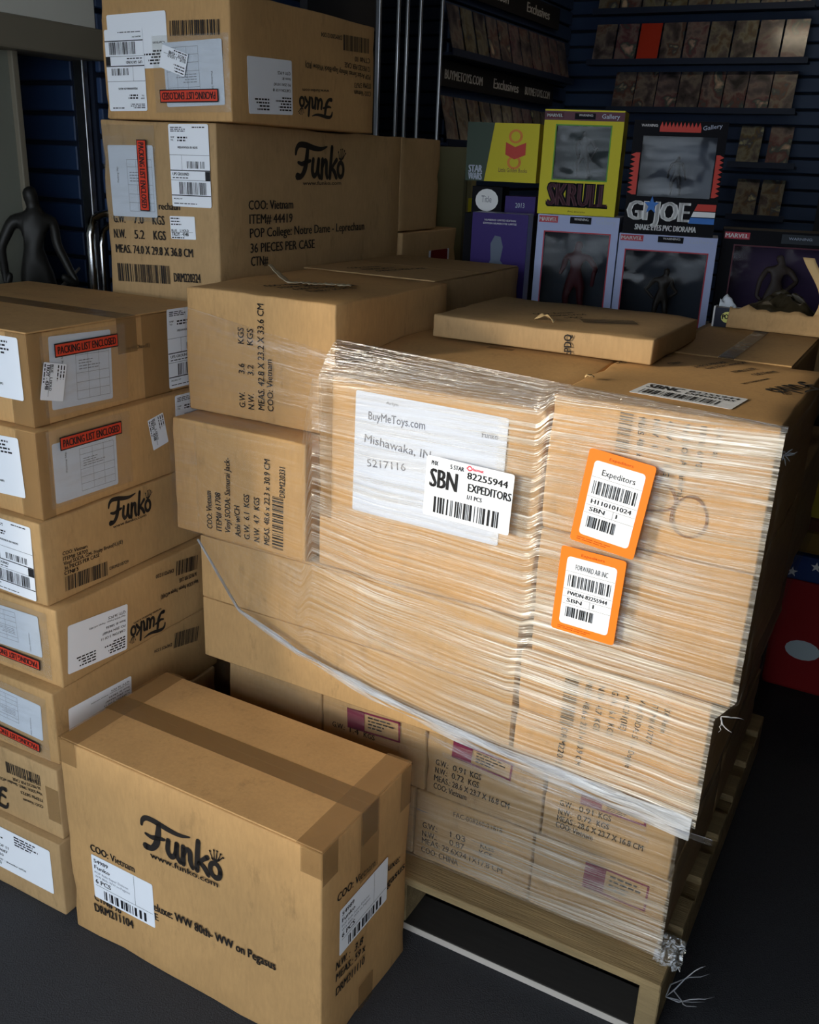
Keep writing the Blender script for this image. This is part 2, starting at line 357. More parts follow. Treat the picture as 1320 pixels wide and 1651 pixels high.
for b in (.46, .9, 1.30, 1.748, 1.968):
    m_ = MB().box(-.018, .018, -.009, .009, -.01, 1.335).build('mullion', ALU if b > 1.9 else FRAME, wn, bevel=.003)
    m_.location = (0, b-1.095, 0)
def slats(parent, axis, L, n, x, z0, dz):
    me = (MB().box(-L/2, L/2, -.018, 0, 0, dz-.012) if axis == 'x' else MB().box(0, .018, -L/2, L/2, 0, dz-.012)).mesh('slat', bevel=.003, seg=1); me.materials.append(BLUE)
    for i in range(n):
        o = link('slat', me, None, parent); o.location = (0, x, z0+i*dz) if axis == 'x' else (x, 0, z0+i*dz)
slats(wb, 'x', 5.7, 33, -.05, .35, .076)
slats(wl, 'y', BK-2.0, 30, .04, .6, .076)
slats(re_, 'x', .5, 22, -.04, .2, .076)
rc = bpy.data.objects['wall_left_recess']; slats(rc, 'y', 1.1, 22, .05, .2, .076)

# ---------------------------------------------------------------- cartons
BOX = {
    'F': (28.74, -0.683, 1.006, 0, 0.597, 0.29, 0.447),
    'L7': (27.5, -1.295, 1.039, 0, 0.54, 0.48, 0.177),
    'L6': (27.5, -1.297, 1.054, 0.177, 0.54, 0.48, 0.166),
    'L5': (27.5, -1.302, 1.068, 0.343, 0.54, 0.48, 0.162),
    'L4': (27.5, -1.3, 1.094, 0.505, 0.54, 0.48, 0.165),
    'L3': (27.5, -1.323, 1.097, 0.67, 0.54, 0.48, 0.167),
    'L2': (27.5, -1.329, 1.112, 0.837, 0.54, 0.48, 0.167),
    'L1': (27.5, -1.35, 1.131, 1.004, 0.54, 0.48, 0.17),
    'T2': (27.0, -1.328, 1.663, 1.14, 0.319, 0.8, 0.397),
    'T1': (27.0, -1.275, 1.649, 1.537, 0.337, 0.565, 0.24),
    'P1': (28.3, -0.951, 1.456, 0.98, 0.361, 0.445, 0.25),
    'P2': (28.3, -0.972, 1.39, 0.739, 0.328, 0.5, 0.24),
    'P3': (28.3, -0.511, 1.401, 0.739, 0.44, 0.49, 0.4),
    'P4': (28.3, -0.159, 1.401, 0.915, 0.347, 0.49, 0.228),
    'P5': (28.3, -0.524, 1.401, 0.448, 0.722, 0.49, 0.289),
    'P6': (28.3, -0.16, 1.401, 0.681, 0.345, 0.49, 0.232),
    'P8': (28.3, -0.187, 1.401, 0.448, 0.333, 0.49, 0.231),
    'R1a': (28.3, -0.212, 1.421, 0.294, 0.245, 0.45, 0.152),
    'R1b': (28.3, -0.459, 1.421, 0.294, 0.245, 0.45, 0.152),
    'R1c': (28.3, -0.706, 1.421, 0.294, 0.245, 0.45, 0.152),
    'R1d': (28.3, -0.953, 1.421, 0.294, 0.245, 0.45, 0.152),
    'R2a': (28.3, -0.21, 1.421, 0.13, 0.256, 0.45, 0.162),
    'R2b': (28.3, -0.468, 1.421, 0.13, 0.256, 0.45, 0.162),
    'R2c': (28.3, -0.726, 1.421, 0.13, 0.256, 0.45, 0.162),
    'R2d': (28.3, -0.984, 1.421, 0.13, 0.256, 0.45, 0.162),
    'D': (28.3, -0.435, 1.715, 1.1445, 0.455, 0.36, 0.047),
    'Q': (28.3, -0.215, 1.905, 0.935, 0.252, 0.4, 0.207),
    'P1b': (28.3, -0.985, 1.906, 0.98, 0.361, 0.475, 0.25),
}
D = {
'T1_sheet':('T1','front',0.0987,0.1498,0.159,0.1041,-178.2),
'T1_ups':('T1','front',0.0631,0.0946,0.105,0.1564,-178.9),
'T1_pouch':('T1','front',0.2378,0.088,0.1942,0.1442,-179.0),
'T1_strip':('T1','front',0.2321,0.047,0.151,0.025,-178.9),
'T1_paper':('T1','front',0.2437,0.0883,0.1498,0.1203,-177.7),
'T1_troy':('T1','front',0.1963,0.112,0.0679,0.0431,163.5),
'T1_bar':('T1','front',0.2475,0.1716,0.1283,0.0276,-179.9),
'T1_lab':('T1','side',0.1317,0.075,0.1576,0.1075,-177.9),
'T1_logo':('T1','side',0.3722,0.0666,0.1348,0.0394,-178.3),
'T1_url':('T1','side',0.3593,0.0856,0.11,0.0065,-177.3),
'T1_t1':('T1','side',0.55,0.0955,0.0789,0.0111,-178.2),
'T1_t2':('T1','side',0.5491,0.1135,0.0786,0.0111,-177.0),
'T1_t3':('T1','side',0.5464,0.1322,0.2858,0.011,179.6),
'T1_t4':('T1','side',0.5428,0.1494,0.1178,0.0109,179.8),
'T1_t5':('T1','side',0.5419,0.1683,0.0708,0.0108,-178.3),
'T1_bar2':('T1','side',0.4762,0.1924,0.1163,0.0325,-178.0),
'T1_t6':('T1','side',0.4112,0.2032,0.0872,0.0089,-178.3),
'T2_pouch':('T2','front',0.0799,0.2875,0.15,0.1985,0.2),
'T2_strip':('T2','front',0.1199,0.2848,0.1465,0.0274,-89.8),
'T2_paper':('T2','front',0.0849,0.2716,0.1292,0.1485,1.4),
'T2_ups':('T2','front',0.2472,0.309,0.1062,0.1647,0.9),
'T2_troy':('T2','front',0.221,0.1824,0.0689,0.0476,2.1),
'T2_f1':('T2','front',0.1558,0.217,0.0599,0.0141,1.3),
'T2_f2':('T2','front',0.0218,0.1818,0.1492,0.0187,1.3),
'T2_f3':('T2','front',0.0198,0.1485,0.1526,0.0188,1.7),
'T2_f4':('T2','front',0.0224,0.1165,0.2242,0.0177,1.4),
'T2_bar':('T2','front',0.1029,0.0759,0.1573,0.0396,2.3),
'T2_f5':('T2','front',0.1893,0.0654,0.076,0.0187,3.1),
'T2_logo':('T2','side',0.2875,0.2898,0.2135,0.0737,0.4),
'T2_url':('T2','side',0.3165,0.2739,0.1715,0.0083,0.1),
'T2_s0':('T2','side',0.1033,0.2229,0.1729,0.0195,-0.4),
'T2_s1':('T2','side',0.1051,0.1931,0.1678,0.0197,-0.8),
'T2_s2':('T2','side',0.1061,0.163,0.5018,0.0199,-0.3),
'T2_s3':('T2','side',0.1071,0.1306,0.2613,0.0201,-0.8),
'T2_s4':('T2','side',0.1076,0.1019,0.0664,0.0203,-1.6),
'L1_lab':('L1','front',0.4491,0.1028,0.1427,0.1124,0.4),
'L1_pouch':('L1','side',0.1306,0.0855,0.2061,0.1474,-0.3),
'L1_strip':('L1','side',0.1341,0.1306,0.1551,0.0249,-0.5),
'L1_paper':('L1','side',0.1202,0.0879,0.1489,0.1331,-2.3),
'L1_troy':('L1','side',0.0479,0.0766,0.0675,0.0523,-103.8),
'L1_ups':('L1','side',0.4192,0.0876,0.1321,0.1643,-0.9),
'L1_t':('L1','side',0.2356,0.1054,0.0656,0.0073,-1.9),
'L2_lab':('L2','front',0.4229,0.0902,0.1509,0.1132,2.0),
'L2_pouch':('L2','side',0.1254,0.0886,0.2059,0.1459,-0.4),
'L2_strip':('L2','side',0.1265,0.1337,0.1536,0.0254,-0.5),
'L2_paper':('L2','side',0.1114,0.0787,0.156,0.114,-1.2),
'L2_troy':('L2','side',0.3078,0.0998,0.0666,0.046,-79.4),
'L2_ups':('L2','side',0.4237,0.075,0.1377,0.1689,-2.8),
'L3_ups':('L3','front',0.4505,0.0789,0.1264,0.155,-2.2),
'L3_logo':('L3','side',0.166,0.1129,0.1165,0.0492,-2.2),
'L3_url':('L3','side',0.1746,0.1021,0.0937,0.0065,-1.8),
'L3_s0':('L3','side',0.0448,0.0898,0.061,0.0074,-4.6),
'L3_s1':('L3','side',0.0447,0.079,0.0611,0.0074,-4.0),
'L3_s2':('L3','side',0.0451,0.0691,0.1532,0.0075,-2.3),
'L3_s3':('L3','side',0.0459,0.0589,0.0886,0.0076,-1.8),
'L3_s4':('L3','side',0.0448,0.0494,0.0346,0.0075,-3.3),
'L3_bar':('L3','side',0.0982,0.0278,0.1072,0.0299,-3.6),
'L3_s5':('L3','side',0.1575,0.0183,0.0521,0.0066,-2.9),
'L4_pouch':('L4','front',0.4154,0.0833,0.1987,0.1425,179.5),
'L4_strip':('L4','front',0.4088,0.0375,0.1563,0.0218,179.1),
'L4_paper':('L4','front',0.4133,0.0952,0.1555,0.0873,-178.8),
'L4_lab':('L4','side',0.0964,0.061,0.1588,0.1036,171.5),
'L4_logo':('L4','side',0.2841,0.0485,0.1016,0.0409,178.4),
'L4_url':('L4','side',0.2756,0.0591,0.0833,0.0059,179.9),
'L4_bar':('L4','side',0.3599,0.126,0.0713,0.0331,172.2),
'L4_t1':('L4','side',0.3184,0.1338,0.054,0.0084,174.4),
'L4_t2':('L4','side',0.3915,0.0989,0.0576,0.0088,175.6),
'L4_t3':('L4','side',0.3958,0.0798,0.1207,0.0089,176.7),
'L5_pouch':('L5','front',0.4208,0.0784,0.1986,0.1406,178.3),
'L5_strip':('L5','front',0.4176,0.0323,0.1551,0.0197,177.3),
'L5_paper':('L5','front',0.4227,0.0894,0.162,0.0808,177.5),
'L5_lab':('L5','side',0.1165,0.075,0.1692,0.0655,177.0),
'L5_bar':('L5','side',0.3753,0.1164,0.0807,0.0354,168.3),
'L5_t1':('L5','side',0.3293,0.1227,0.0552,0.0073,172.1),
'L6_bar':('L6','front',0.4433,0.1242,0.0974,0.0262,-178.3),
'L6_t0':('L6','front',0.4923,0.1246,0.0498,0.0069,-174.1),
'L6_t1':('L6','front',0.4903,0.1101,0.0812,0.007,-174.8),
'L6_t2':('L6','front',0.4932,0.0975,0.1222,0.0071,-176.6),
'L6_t3':('L6','front',0.4925,0.0822,0.063,0.0072,-176.7),
'L6_t4':('L6','front',0.4914,0.0671,0.0572,0.0071,-175.3),
'L6_logo':('L6','front',0.3872,0.0644,0.1226,0.0495,176.7),
'L7_lab':('L7','front',0.3971,0.0986,0.2306,0.1092,-0.3),
'F_logo':('F','front',0.2049,0.2882,0.1832,0.068,2.0),
'F_url':('F','front',0.2198,0.27,0.1591,0.0123,2.4),
'F_t1':('F','front',0.061,0.2145,0.1159,0.016,0.1),
'F_lab':('F','front',0.1409,0.1556,0.1575,0.1024,0.1),
'F_t2':('F','front',0.1619,0.146,0.3407,0.0189,1.6),
'F_t3':('F','front',0.0659,0.1197,0.1643,0.0162,2.2),
'F_t4':('F','front',0.0578,0.0655,0.1051,0.0192,4.2),
'F_e':('F','front',0.0594,0.0943,0.0719,0.0168,-0.4),
'F_s1':('F','side',0.0436,0.3155,0.1224,0.0157,-5.7),
'F_slab':('F','side',0.1322,0.2412,0.1577,0.0987,0.1),
'F_s2':('F','side',0.1742,0.2623,0.0835,0.0159,-10.9),
'F_s3':('F','side',0.1812,0.2204,0.0964,0.0177,-2.9),
'F_s4':('F','side',0.0423,0.1684,0.0895,0.016,-8.3),
'F_s5':('F','side',0.0429,0.1425,0.0973,0.0166,-6.4),
'F_s6':('F','side',0.0435,0.1097,0.0946,0.0174,-3.9),
'P1_t0':('P1','front',0.1476,0.024,0.159,0.0145,90.7),
'P1_t1':('P1','front',0.1696,0.0235,0.1597,0.0143,90.0),
'P1_t2':('P1','front',0.1949,0.0261,0.2073,0.0148,89.6),
'P1_t3':('P1','front',0.2173,0.027,0.1027,0.0141,91.8),
'P2_t0':('P2','front',0.0973,0.0182,0.0823,0.0141,90.8),
'P2_t1':('P2','front',0.1213,0.0187,0.0826,0.0139,90.6),
'P2_t2':('P2','front',0.1433,0.0186,0.1606,0.0137,88.8),
'P2_t3':('P2','front',0.1694,0.0174,0.0659,0.0137,91.2),
'P2_t4':('P2','front',0.1916,0.016,0.096,0.0134,89.3),
'P2_t5':('P2','front',0.2162,0.0163,0.0945,0.0132,89.2),
'P2_t6':('P2','front',0.2405,0.0155,0.1782,0.0131,88.8),
'P2_t7':('P2','front',0.2791,0.123,0.0616,0.0127,89.5),
'P2_bar':('P2','front',0.2617,0.067,0.1088,0.0263,88.9),
'P3_paper':('P3','front',0.2256,0.2396,0.295,0.227,-0.9),
'P3_h0':('P3','front',0.1419,0.3387,0.0246,0.0056,-0.5),
'P3_h1':('P3','front',0.107,0.3059,0.1139,0.0147,0.1),
'P3_h2':('P3','front',0.0995,0.2629,0.1347,0.0152,-3.7),
'P3_h3':('P3','front',0.1066,0.2182,0.0801,0.0139,4.5),
'P3_h4':('P3','front',0.3288,0.3113,0.0292,0.0096,0.4),
'SBN':('P3','front',0.3182,0.2128,0.1634,0.1084,-1.8),
'OR1':('P4','front',0.1218,0.0723,0.1073,0.1583,-6.4),
'OR2':('P4','front',0.1002,-0.0911,0.1092,0.1515,-1.8),
'P4_t0':('P4','front',0.2591,0.2137,0.0459,0.0088,-91.6),
'P4_t1':('P4','front',0.2348,0.2133,0.0709,0.0089,-89.2),
'P4_t2':('P4','front',0.2093,0.2127,0.1144,0.0091,-86.8),
'P4_t3':('P4','front',0.1851,0.2123,0.0939,0.0092,-87.0),
'P4_t4':('P4','front',0.1644,0.2119,0.0876,0.0094,-87.6),
'P4_t5':('P4','front',0.1415,0.2114,0.1372,0.0095,-87.0),
'P4_bar':('P4','front',0.1214,0.181,0.067,0.0207,-92.3),
'P4_o':('P4','front',0.2375,0.0696,0.053,0.0657,-0.7),
'P4_o2':('P4','front',0.1925,0.0962,0.0446,0.0548,-7.8),
'P8_t0':('P8','front',0.1233,0.2096,0.1726,0.0106,-91.3),
'P8_t1':('P8','front',0.1453,0.2072,0.0902,0.0105,-90.5),
'P8_t2':('P8','front',0.1692,0.2054,0.0897,0.0104,-90.2),
'P8_t3':('P8','front',0.1924,0.206,0.0726,0.0102,-91.5),
'P8_t4':('P8','front',0.2177,0.2049,0.1398,0.01,-94.2),
'P8_t5':('P8','front',0.2386,0.2025,0.0772,0.0099,-91.9),
'P8_t6':('P8','front',0.2591,0.2024,0.0501,0.0098,-91.7),
'P8_t7':('P8','front',0.0888,0.1038,0.0854,0.0109,-93.0),
'P8_bar':('P8','front',0.097,0.1592,0.1014,0.0244,-91.1),
'R1b_t0':('R1b','front',0.0211,0.0722,0.098,0.013,0.1),
'R1b_t1':('R1b','front',0.0205,0.0538,0.0955,0.0131,-0.3),
'R1b_t2':('R1b','front',0.019,0.0349,0.1625,0.0133,-1.2),
'R1b_t3':('R1b','front',0.0188,0.0163,0.0725,0.0133,-0.8),
'R1b_l':('R1b','front',0.1179,0.118,0.1254,0.0399,-3.9),
'R1a_t0':('R1a','front',0.0317,0.0811,0.0975,0.0122,1.9),
'R1a_t1':('R1a','front',0.0308,0.0615,0.0965,0.0123,2.4),
'R1a_t2':('R1a','front',0.0295,0.0464,0.1626,0.0125,0.0),
'R1a_t3':('R1a','front',0.0282,0.0313,0.072,0.0127,-1.1),
'R1a_l':('R1a','front',0.1303,0.1106,0.1216,0.0224,-0.1),
'R2b_t0':('R2b','front',-0.0007,0.0765,0.1587,0.0137,2.2),
'R2b_t1':('R2b','front',-0.0004,0.0554,0.1568,0.0137,3.4),
'R2b_t2':('R2b','front',-0.0006,0.0376,0.18,0.014,1.0),
'R2b_t3':('R2b','front',-0.0013,0.0158,0.0851,0.0141,0.4),
'R2a_l':('R2a','front',0.162,0.1146,0.1204,0.0596,-1.4),
'R1b_f':('R2b','front',0.0865,0.1304,0.1053,0.0117,2.3),
'R1c_t':('R1c','front',0.0249,0.0753,0.1026,0.012,0.4),
'R1c_l':('R1c','front',0.1232,0.1119,0.1246,0.0471,3.0),
'P4_sbn':('P4','top',0.1849,0.1183,0.1653,0.1075,-5.5),
'D_t':('D','front',0.3007,0.002,0.0373,0.0147,95.9),
'tapeP3a':('P3','top',0.264,0.099),
'tapeP3b':('P3','top',0.266,0.331),

}
D['L2_ups'] = ('L2', 'side', .4237, .085, .125, .155, -1.0); D['L4_lab'] = ('L4', 'side', .0964, .066, .156, .100, 174.0)
D['L3_ups'] = ('L3', 'front', .4505, .082, .1264, .150, -1.5)
ROOT = {}
def face(key, f):
    y, a, b, z, w, d, h = BOX[key]
    if f == 'front': return lambda u, v, o: (-w/2+u, -d/2-o, v)
    if f == 'side': return lambda u, v, o: (w/2+o, -d/2+u, v)
    return lambda u, v, o: (-w/2+u, -d/2+v, h+o)
_seed = [0]
def carton(key, label, m=CARD, seam=None, group=None, box=None, crush=.0025, tape=True, name='shipping_carton', seamtape=.052):
    if box: BOX[key] = box
    y, a, b, z, w, d, h = BOX[key]; _seed[0] += 1
    c = ab(a-w/2, b+d/2, z, y); root = empty(name, c, y, label, 'box', group); ROOT[key] = root
    hh = h-.003 if seam in ('A', 'B') else h
    link('body', carton_mesh(w, d, hh, seed=_seed[0], crush=crush), m, root)
    if seam in ('A', 'B'):
        g = .0012
        for s in (-1, 1):
            mb = MB(); n = 14
            if seam == 'A': x0, x1, y0, y1 = -w/2+.003, w/2-.003, (g if s > 0 else -d/2+.004), (d/2-.004 if s > 0 else -g)
            else: x0, x1, y0, y1 = (g if s > 0 else -w/2+.004), (w/2-.004 if s > 0 else -g), -d/2+.003, d/2-.003
            mb.box(x0, x1, y0, y1, h-.0034, h-.0002); mb.build('flap', m, root, bevel=.001, seg=1)
        if tape:
            tw = seamtape/2; mb = MB()
            if seam == 'A':
                mb.box(-w/2-.001, w/2+.001, -tw, tw, h+.0002, h+.0006); mb.box(w/2+.0002, w/2+.0008, -tw, tw, h-.07, h); mb.box(-w/2-.0008, -w/2-.0002, -tw, tw, h-.07, h)
            else:
                mb.box(-tw, tw, -d/2-.001, d/2+.001, h+.0002, h+.0006); mb.box(-tw, tw, -d/2-.0008, -d/2-.0002, h-.07, h)
            mb.build('packing_tape', TAPE, root)
    return root
def sag(key, amt, depth):
    me = [c for c in ROOT[key].children if c.name.startswith('body')][0].data; y, a, b, z, w, d, h = BOX[key]
    for v in me.vertices:
        if v.co.z > h*.8: v.co.z -= amt*max(0, 1-(v.co.y+d/2)/depth)
def tape_strip(key, f, u0, u1, v0, v1):
    P = face(key, f); mb = MB(); mb.poly([P(u0, v0, .0007), P(u1, v0, .0007), P(u1, v1, .0007), P(u0, v1, .0007)]); mb.build('packing_tape', TAPE, ROOT[key])
def prints(key, f, items, m=INK, name='printed_text'):
    """items: ('t',string,decal[,bold]) ('logo',decal) ('bar',decal,n)"""
    for it in items:
        fc = Face(face(key, f)); d = D[it[2] if it[0] == 't' else it[1]][2:]
        if it[0] == 't':
            wt = lambda q: sum(.42 if ch == ' ' else (.5 if ch in '.:' else 1) for ch in q); n_ = wt(it[1]); c_, s_ = math.cos(R(d[4])), math.sin(R(d[4])); words = []; pos = 0
            for wd in it[1].split('   '):
                k0 = pos+.42*(len(wd)-len(wd.lstrip())); words.append((wd.strip(), k0/n_, (k0+wt(wd.strip()))/n_)); pos += wt(wd)+1.26
            for wd, f0, f1 in words:                       # widely spaced words are separate pieces of print
                if not wd: continue
                fc = Face(face(key, f)); put_text(fc, wd, d[0]+c_*f0*d[2], d[1]+s_*f0*d[2], (f1-f0)*d[2], d[3], d[4], bold=it[3] if len(it) > 3 else .015); fc.build(name, m, ROOT[key])
        elif it[0] == 'logo': put_logo(fc, *d[:5]); fc.build('printed_logo', m, ROOT[key])
        elif it[0] == 'bar': put_bar(fc, *d[:5], n=it[2] if len(it) > 2 else 40, seed=int(d[0]*1e4)); fc.build('printed_barcode', m, ROOT[key])
def plate(key, f, d, m, name, off, parent=None, label=None, r=.004, P=None):
    cx, cy, w, h, ang = d; T = rot(cx, cy, ang); P = P or face(key, f); pts = []
    for sx, sy, a0 in ((1, -1, -90), (1, 1, 0), (-1, 1, 90), (-1, -1, 180)):
        for k in range(4): a = R(a0+k*30); pts.append((sx*(w/2-r)+r*math.cos(a), sy*(h/2-r)+r*math.sin(a)))
    n = len(pts); V = [P(*T(*p), off) for p in pts]+[P(*T(*p), off-.0003) for p in pts]
    F = [tuple(range(n))]+[(i, i+n, (i+1) % n+n, (i+1) % n) for i in range(n)]
    me = bpy.data.meshes.new(name); me.from_pydata([tuple(v) for v in V], [], F); me.update()
    o = link(name, me, m, parent or ROOT[key])
    if label: o['label'] = label
    return o
def ups_label(key, f, dk, off=.0008):
    d = D[dk][2:]; pl = plate(key, f, d, PAPER, 'shipping_label', off); fc = Face(face(key, f)); cx, cy, w, h, ang = d; T = rot(cx, cy, ang); o = off+.0004
    grey_lines(fc, T, -.45*w, .05*w, .455*h, 3, .022*h, .011*h, 1, o); grey_lines(fc, T, .1*w, .42*w, .455*h, 1, .02*h, .014*h, 2, o)
    grey_lines(fc, T, -.28*w, .1*w, .33*h, 2, .034*h, .02*h, 3, o); r = rot(cx, cy, ang)
    put_text(fc, 'MISHAWAKA IN 46545', *r(-.28*w, .21*h), .5*w, .026*h, ang, o, .02); put_text(fc, 'SHIP', *r(-.45*w, .335*h), .1*w, .02*h, ang, o); put_text(fc, 'TO:', *r(-.45*w, .3*h), .07*w, .02*h, ang, o)
    for yy, th in ((.13, .004), (-.06, .012), (-.175, .004), (-.365, .012)): rect(fc, -w/2, yy*h, w/2, (yy+th)*h, T, o)
    rect(fc, -.2*w, -.05*h, -.195*w, .13*h, T, o); put_bar(fc, *r(.15*w, .015*h), .44*w, .085*h, ang, 18, 5, o)
    put_text(fc, 'UPS GROUND', *r(-.45*w, -.115*h), .42*w, .034*h, ang, o, .02); grey_lines(fc, T, -.45*w, .15*w, -.15*h, 1, .02*h, .012*h, 4, o)
    rect(fc, .38*w, -.172*h, .5*w, -.062*h, T, o); put_bar(fc, *r(.05*w, -.27*h), .68*w, .15*h, ang, 36, 9, o)
    put_text(fc, 'BILLING: P/P', *r(-.45*w, -.41*h), .22*w, .017*h, ang, o); grey_lines(fc, T, -.45*w, .2*w, -.465*h, 1, .02*h, .01*h, 6, o)
    fc.build('label_print', INKB, pl); return pl
def pouch(key, f, pk, paper, strip, troy=None, base=.0008):
    P = face(key, f); pl = plate(key, f, D[paper][2:], SHEET, 'packing_slip', base); d = D[paper][2:]; cx, cy, w, h, ang = d; T = rot(cx, cy, ang)
    fc = Face(P); o = base+.0004
    for i, (x0, x1, y) in enumerate([(-.1, .45, .3), (-.1, .45, .2), (-.1, .45, -.05), (-.1, .45, -.18), (-.1, .45, -.3), (-.1, .45, -.42)]): rect(fc, x0*w, y*h, x1*w, y*h+.0007, T, o)
    for x in (-.1, .1, .28, .45): rect(fc, x*w, -.42*h, x*w+.0006, .3*h, T, o)
    rr = rot(cx, cy, ang); put_text(fc, 'Packing Slip', *rr(-.3*w, -.02*h), .25*w, .032*h, ang+90, o); grey_lines(fc, T, -.05*w, .3*w, .12*h, 4, .04*h, .012*h, 3, o)
    fc.build('slip_print', GREY, pl)
    cx, cy, w, h, ang = D[pk][2:]; T = rot(cx, cy, ang); sd = len(pk)+sum(map(ord, pk))
    def Q(i, j):
        x, y = (i-.5)*w, (j-.5)*h; e = min(i, 1-i, j, 1-j); u, v = T(x, y)
        return P(u, v, base+.0010+max(0, .0022*noise.noise(Vector((x*22, y*22, sd))))*min(1, e*8)+.0006*min(1, e*8))
    po = grid_sheet('clear_pouch', POUCH, ROOT[key], Q, 22, 22, w, h)
    sp = plate(key, f, D[strip][2:], INKB, 'warning_strip', base+.0042, r=.001); d = D[strip][2:]
    e = .0022; plate(key, f, (d[0], d[1], d[2]-2*e, d[3]-2*e, d[4]), STRIP, 'strip_panel', base+.0046, sp, r=.0008)
    fc = Face(P); r = rot(d[0], d[1], d[4]); put_text(fc, 'PACKING LIST ENCLOSED', *r(-.46*d[2], -.27*d[3]), .92*d[2], .54*d[3], d[4], base+.0052, .018); fc.build('strip_lettering', INKB, sp)
    if troy: sticker(key, f, troy, base+.0040)
def sticker(key, f, dk, off=.0009):
    d = D[dk][2:]; pl = plate(key, f, d, PAPER, 'routing_sticker', off, r=.002); cx, cy, w, h, ang = d; r = rot(cx, cy, ang); T = r; fc = Face(face(key, f)); o = off+.0004
    grey_lines(fc, T, -.46*w, .1*w, .38*h, 3, .13*h, .05*h, 8, o); put_text(fc, 'BLUE    L HOLD', *r(-.46*w, -.17*h), .7*w, .1*h, ang, o, .02)
    put_text(fc, 'TROY - 4348', *r(-.46*w, -.36*h), .68*w, .15*h, ang, o, .02); rect(fc, -.46*w, -.2*h, .4*w, -.185*h, T, o); grey_lines(fc, T, -.46*w, .2*w, -.46*h, 1, .1*h, .05*h, 9, o); fc.build('label_print', INKB, pl)
def carton_label(key, f, dk, lines, off=.0008, blank=False):
    d = D[dk][2:]; pl = plate(key, f, d, PAPER, 'carton_label', off); cx, cy, w, h, ang = d; r = rot(cx, cy, ang); fc = Face(face(key, f)); o = off+.0004
    grey_lines(fc, r, -.46*w, -.1*w, .40*h, 5, .055*h, .03*h, 11, o); fc.build('address_print', INKB, pl); fc = Face(face(key, f)); grey_lines(fc, r, .05*w, .40*w, .40*h, 4, .06*h, .03*h, 12, o); fc.build('address_print', INKB, pl); fc = Face(face(key, f))
    y = .03
    for s, ww, hh in lines: put_text(fc, s, *r(-.46*w, y*h), ww*w, hh*h, ang, o, .02); y -= hh+.055
    fc.build('label_print', INKB, pl)
CL = [('CARTON: 3 OF 11', .42, .05), ('PO: ZEN 943687', .4, .05), ('Item #: 58656', .34, .05), ('Vinyl SODA: Popeye - Popeye w/CH(IE)', .62, .032), ('QTY: 36 PCS', .3, .055)]

# left stack, seven cartons high
SK = 'flat carton in the seven-high stack, '
carton('L7', SK+'lowest, white label on its end', CARD2)
carton('L6', SK+'second from floor, inverted barcode', CARD2)
carton('L5', SK+'third from floor, half hidden', CARD)
carton('L4', SK+'fourth, upside-down white label and inverted logo', CARD)
carton('L3', SK+'fifth from floor, upright logo over barcode', CARD)
carton('L2', SK+'second from top, pouch beside tilted sticker', CARD3)
carton('L1', SK+'topmost, taped lid, sticker on its pouch', CARD3, seam='A')
carton_label('L7', 'front', 'L7_lab', [('CARTON: 6 OF 11', .42, .06), ('PO: ZEN 943687', .4, .06), ('Item #: 58710', .34, .06), ('Vinyl SODA: TMNT - Shredder w/CH', .62, .04), ('QTY: 36 PCS', .3, .065)])
prints('L6', 'front', [('bar', 'L6_bar', 40), ('t', 'CTN# 7', 'L6_t0'), ('t', '36 PIECES PER CASE', 'L6_t1'), ('t', 'Vinyl SODA: TMNT- Shredder w/CH', 'L6_t2'), ('t', 'ITEM# 58723', 'L6_t3'), ('t', 'COO: Vietnam', 'L6_t4')]); prints('L6', 'front', [('logo', 'L6_logo')], name='printed_logo')
pouch('L5', 'front', 'L5_pouch', 'L5_paper', 'L5_strip'); carton_label('L5', 'side', 'L5_lab', CL); prints('L5', 'side', [('bar', 'L5_bar'), ('t', 'DRM211224', 'L5_t1')])
pouch('L4', 'front', 'L4_pouch', 'L4_paper', 'L4_strip'); carton_label('L4', 'side', 'L4_lab', CL); prints('L4', 'side', [('logo', 'L4_logo')], name='printed_logo')
prints('L4', 'side', [('t', 'www.funko.com', 'L4_url'), ('bar', 'L4_bar'), ('t', 'DRM211220', 'L4_t1'), ('t', '36 PIECES PER CASE', 'L4_t2'), ('t', 'Vinyl SODA: Popeye- Popeye w/CH(IE)', 'L4_t3')])
ups_label('L3', 'front', 'L3_ups'); prints('L3', 'side', [('logo', 'L3_logo')], name='printed_logo')
prints('L3', 'side', [('t', 'www.funko.com', 'L3_url'), ('t', 'COO: Vietnam', 'L3_s0'), ('t', 'ITEM# 58709', 'L3_s1'), ('t', 'Vinyl SODA, GM- Fruity Brute(FL)(IE)', 'L3_s2'), ('t', '36 PIECES PER CASE', 'L3_s3'), ('t', 'CTN# 5', 'L3_s4', .03), ('bar', 'L3_bar', 46), ('t', 'DRM210729', 'L3_s5')])
carton_label('L2', 'front', 'L2_lab', CL); pouch('L2', 'side', 'L2_pouch', 'L2_paper', 'L2_strip'); sticker('L2', 'side', 'L2_troy'); ups_label('L2', 'side', 'L2_ups')
carton_label('L1', 'front', 'L1_lab', CL); pouch('L1', 'side', 'L1_pouch', 'L1_paper', 'L1_strip', 'L1_troy'); ups_label('L1', 'side', 'L1_ups'); prints('L1', 'side', [('t', 'nkyW/Chase(IE)', 'L1_t')])
tape_strip('L1', 'front', .49, .54, 0, .168); tape_strip('L1', 'side', 0, .035, 0, .168); tape_strip('L2', 'front', .49, .54, 0, .165); tape_strip('L1', 'side', .28, .36, 0, .168); tape_strip('L2', 'side', .0, .03, 0, .165); tape_strip('L6', 'front', .505, .54, .04, .12)

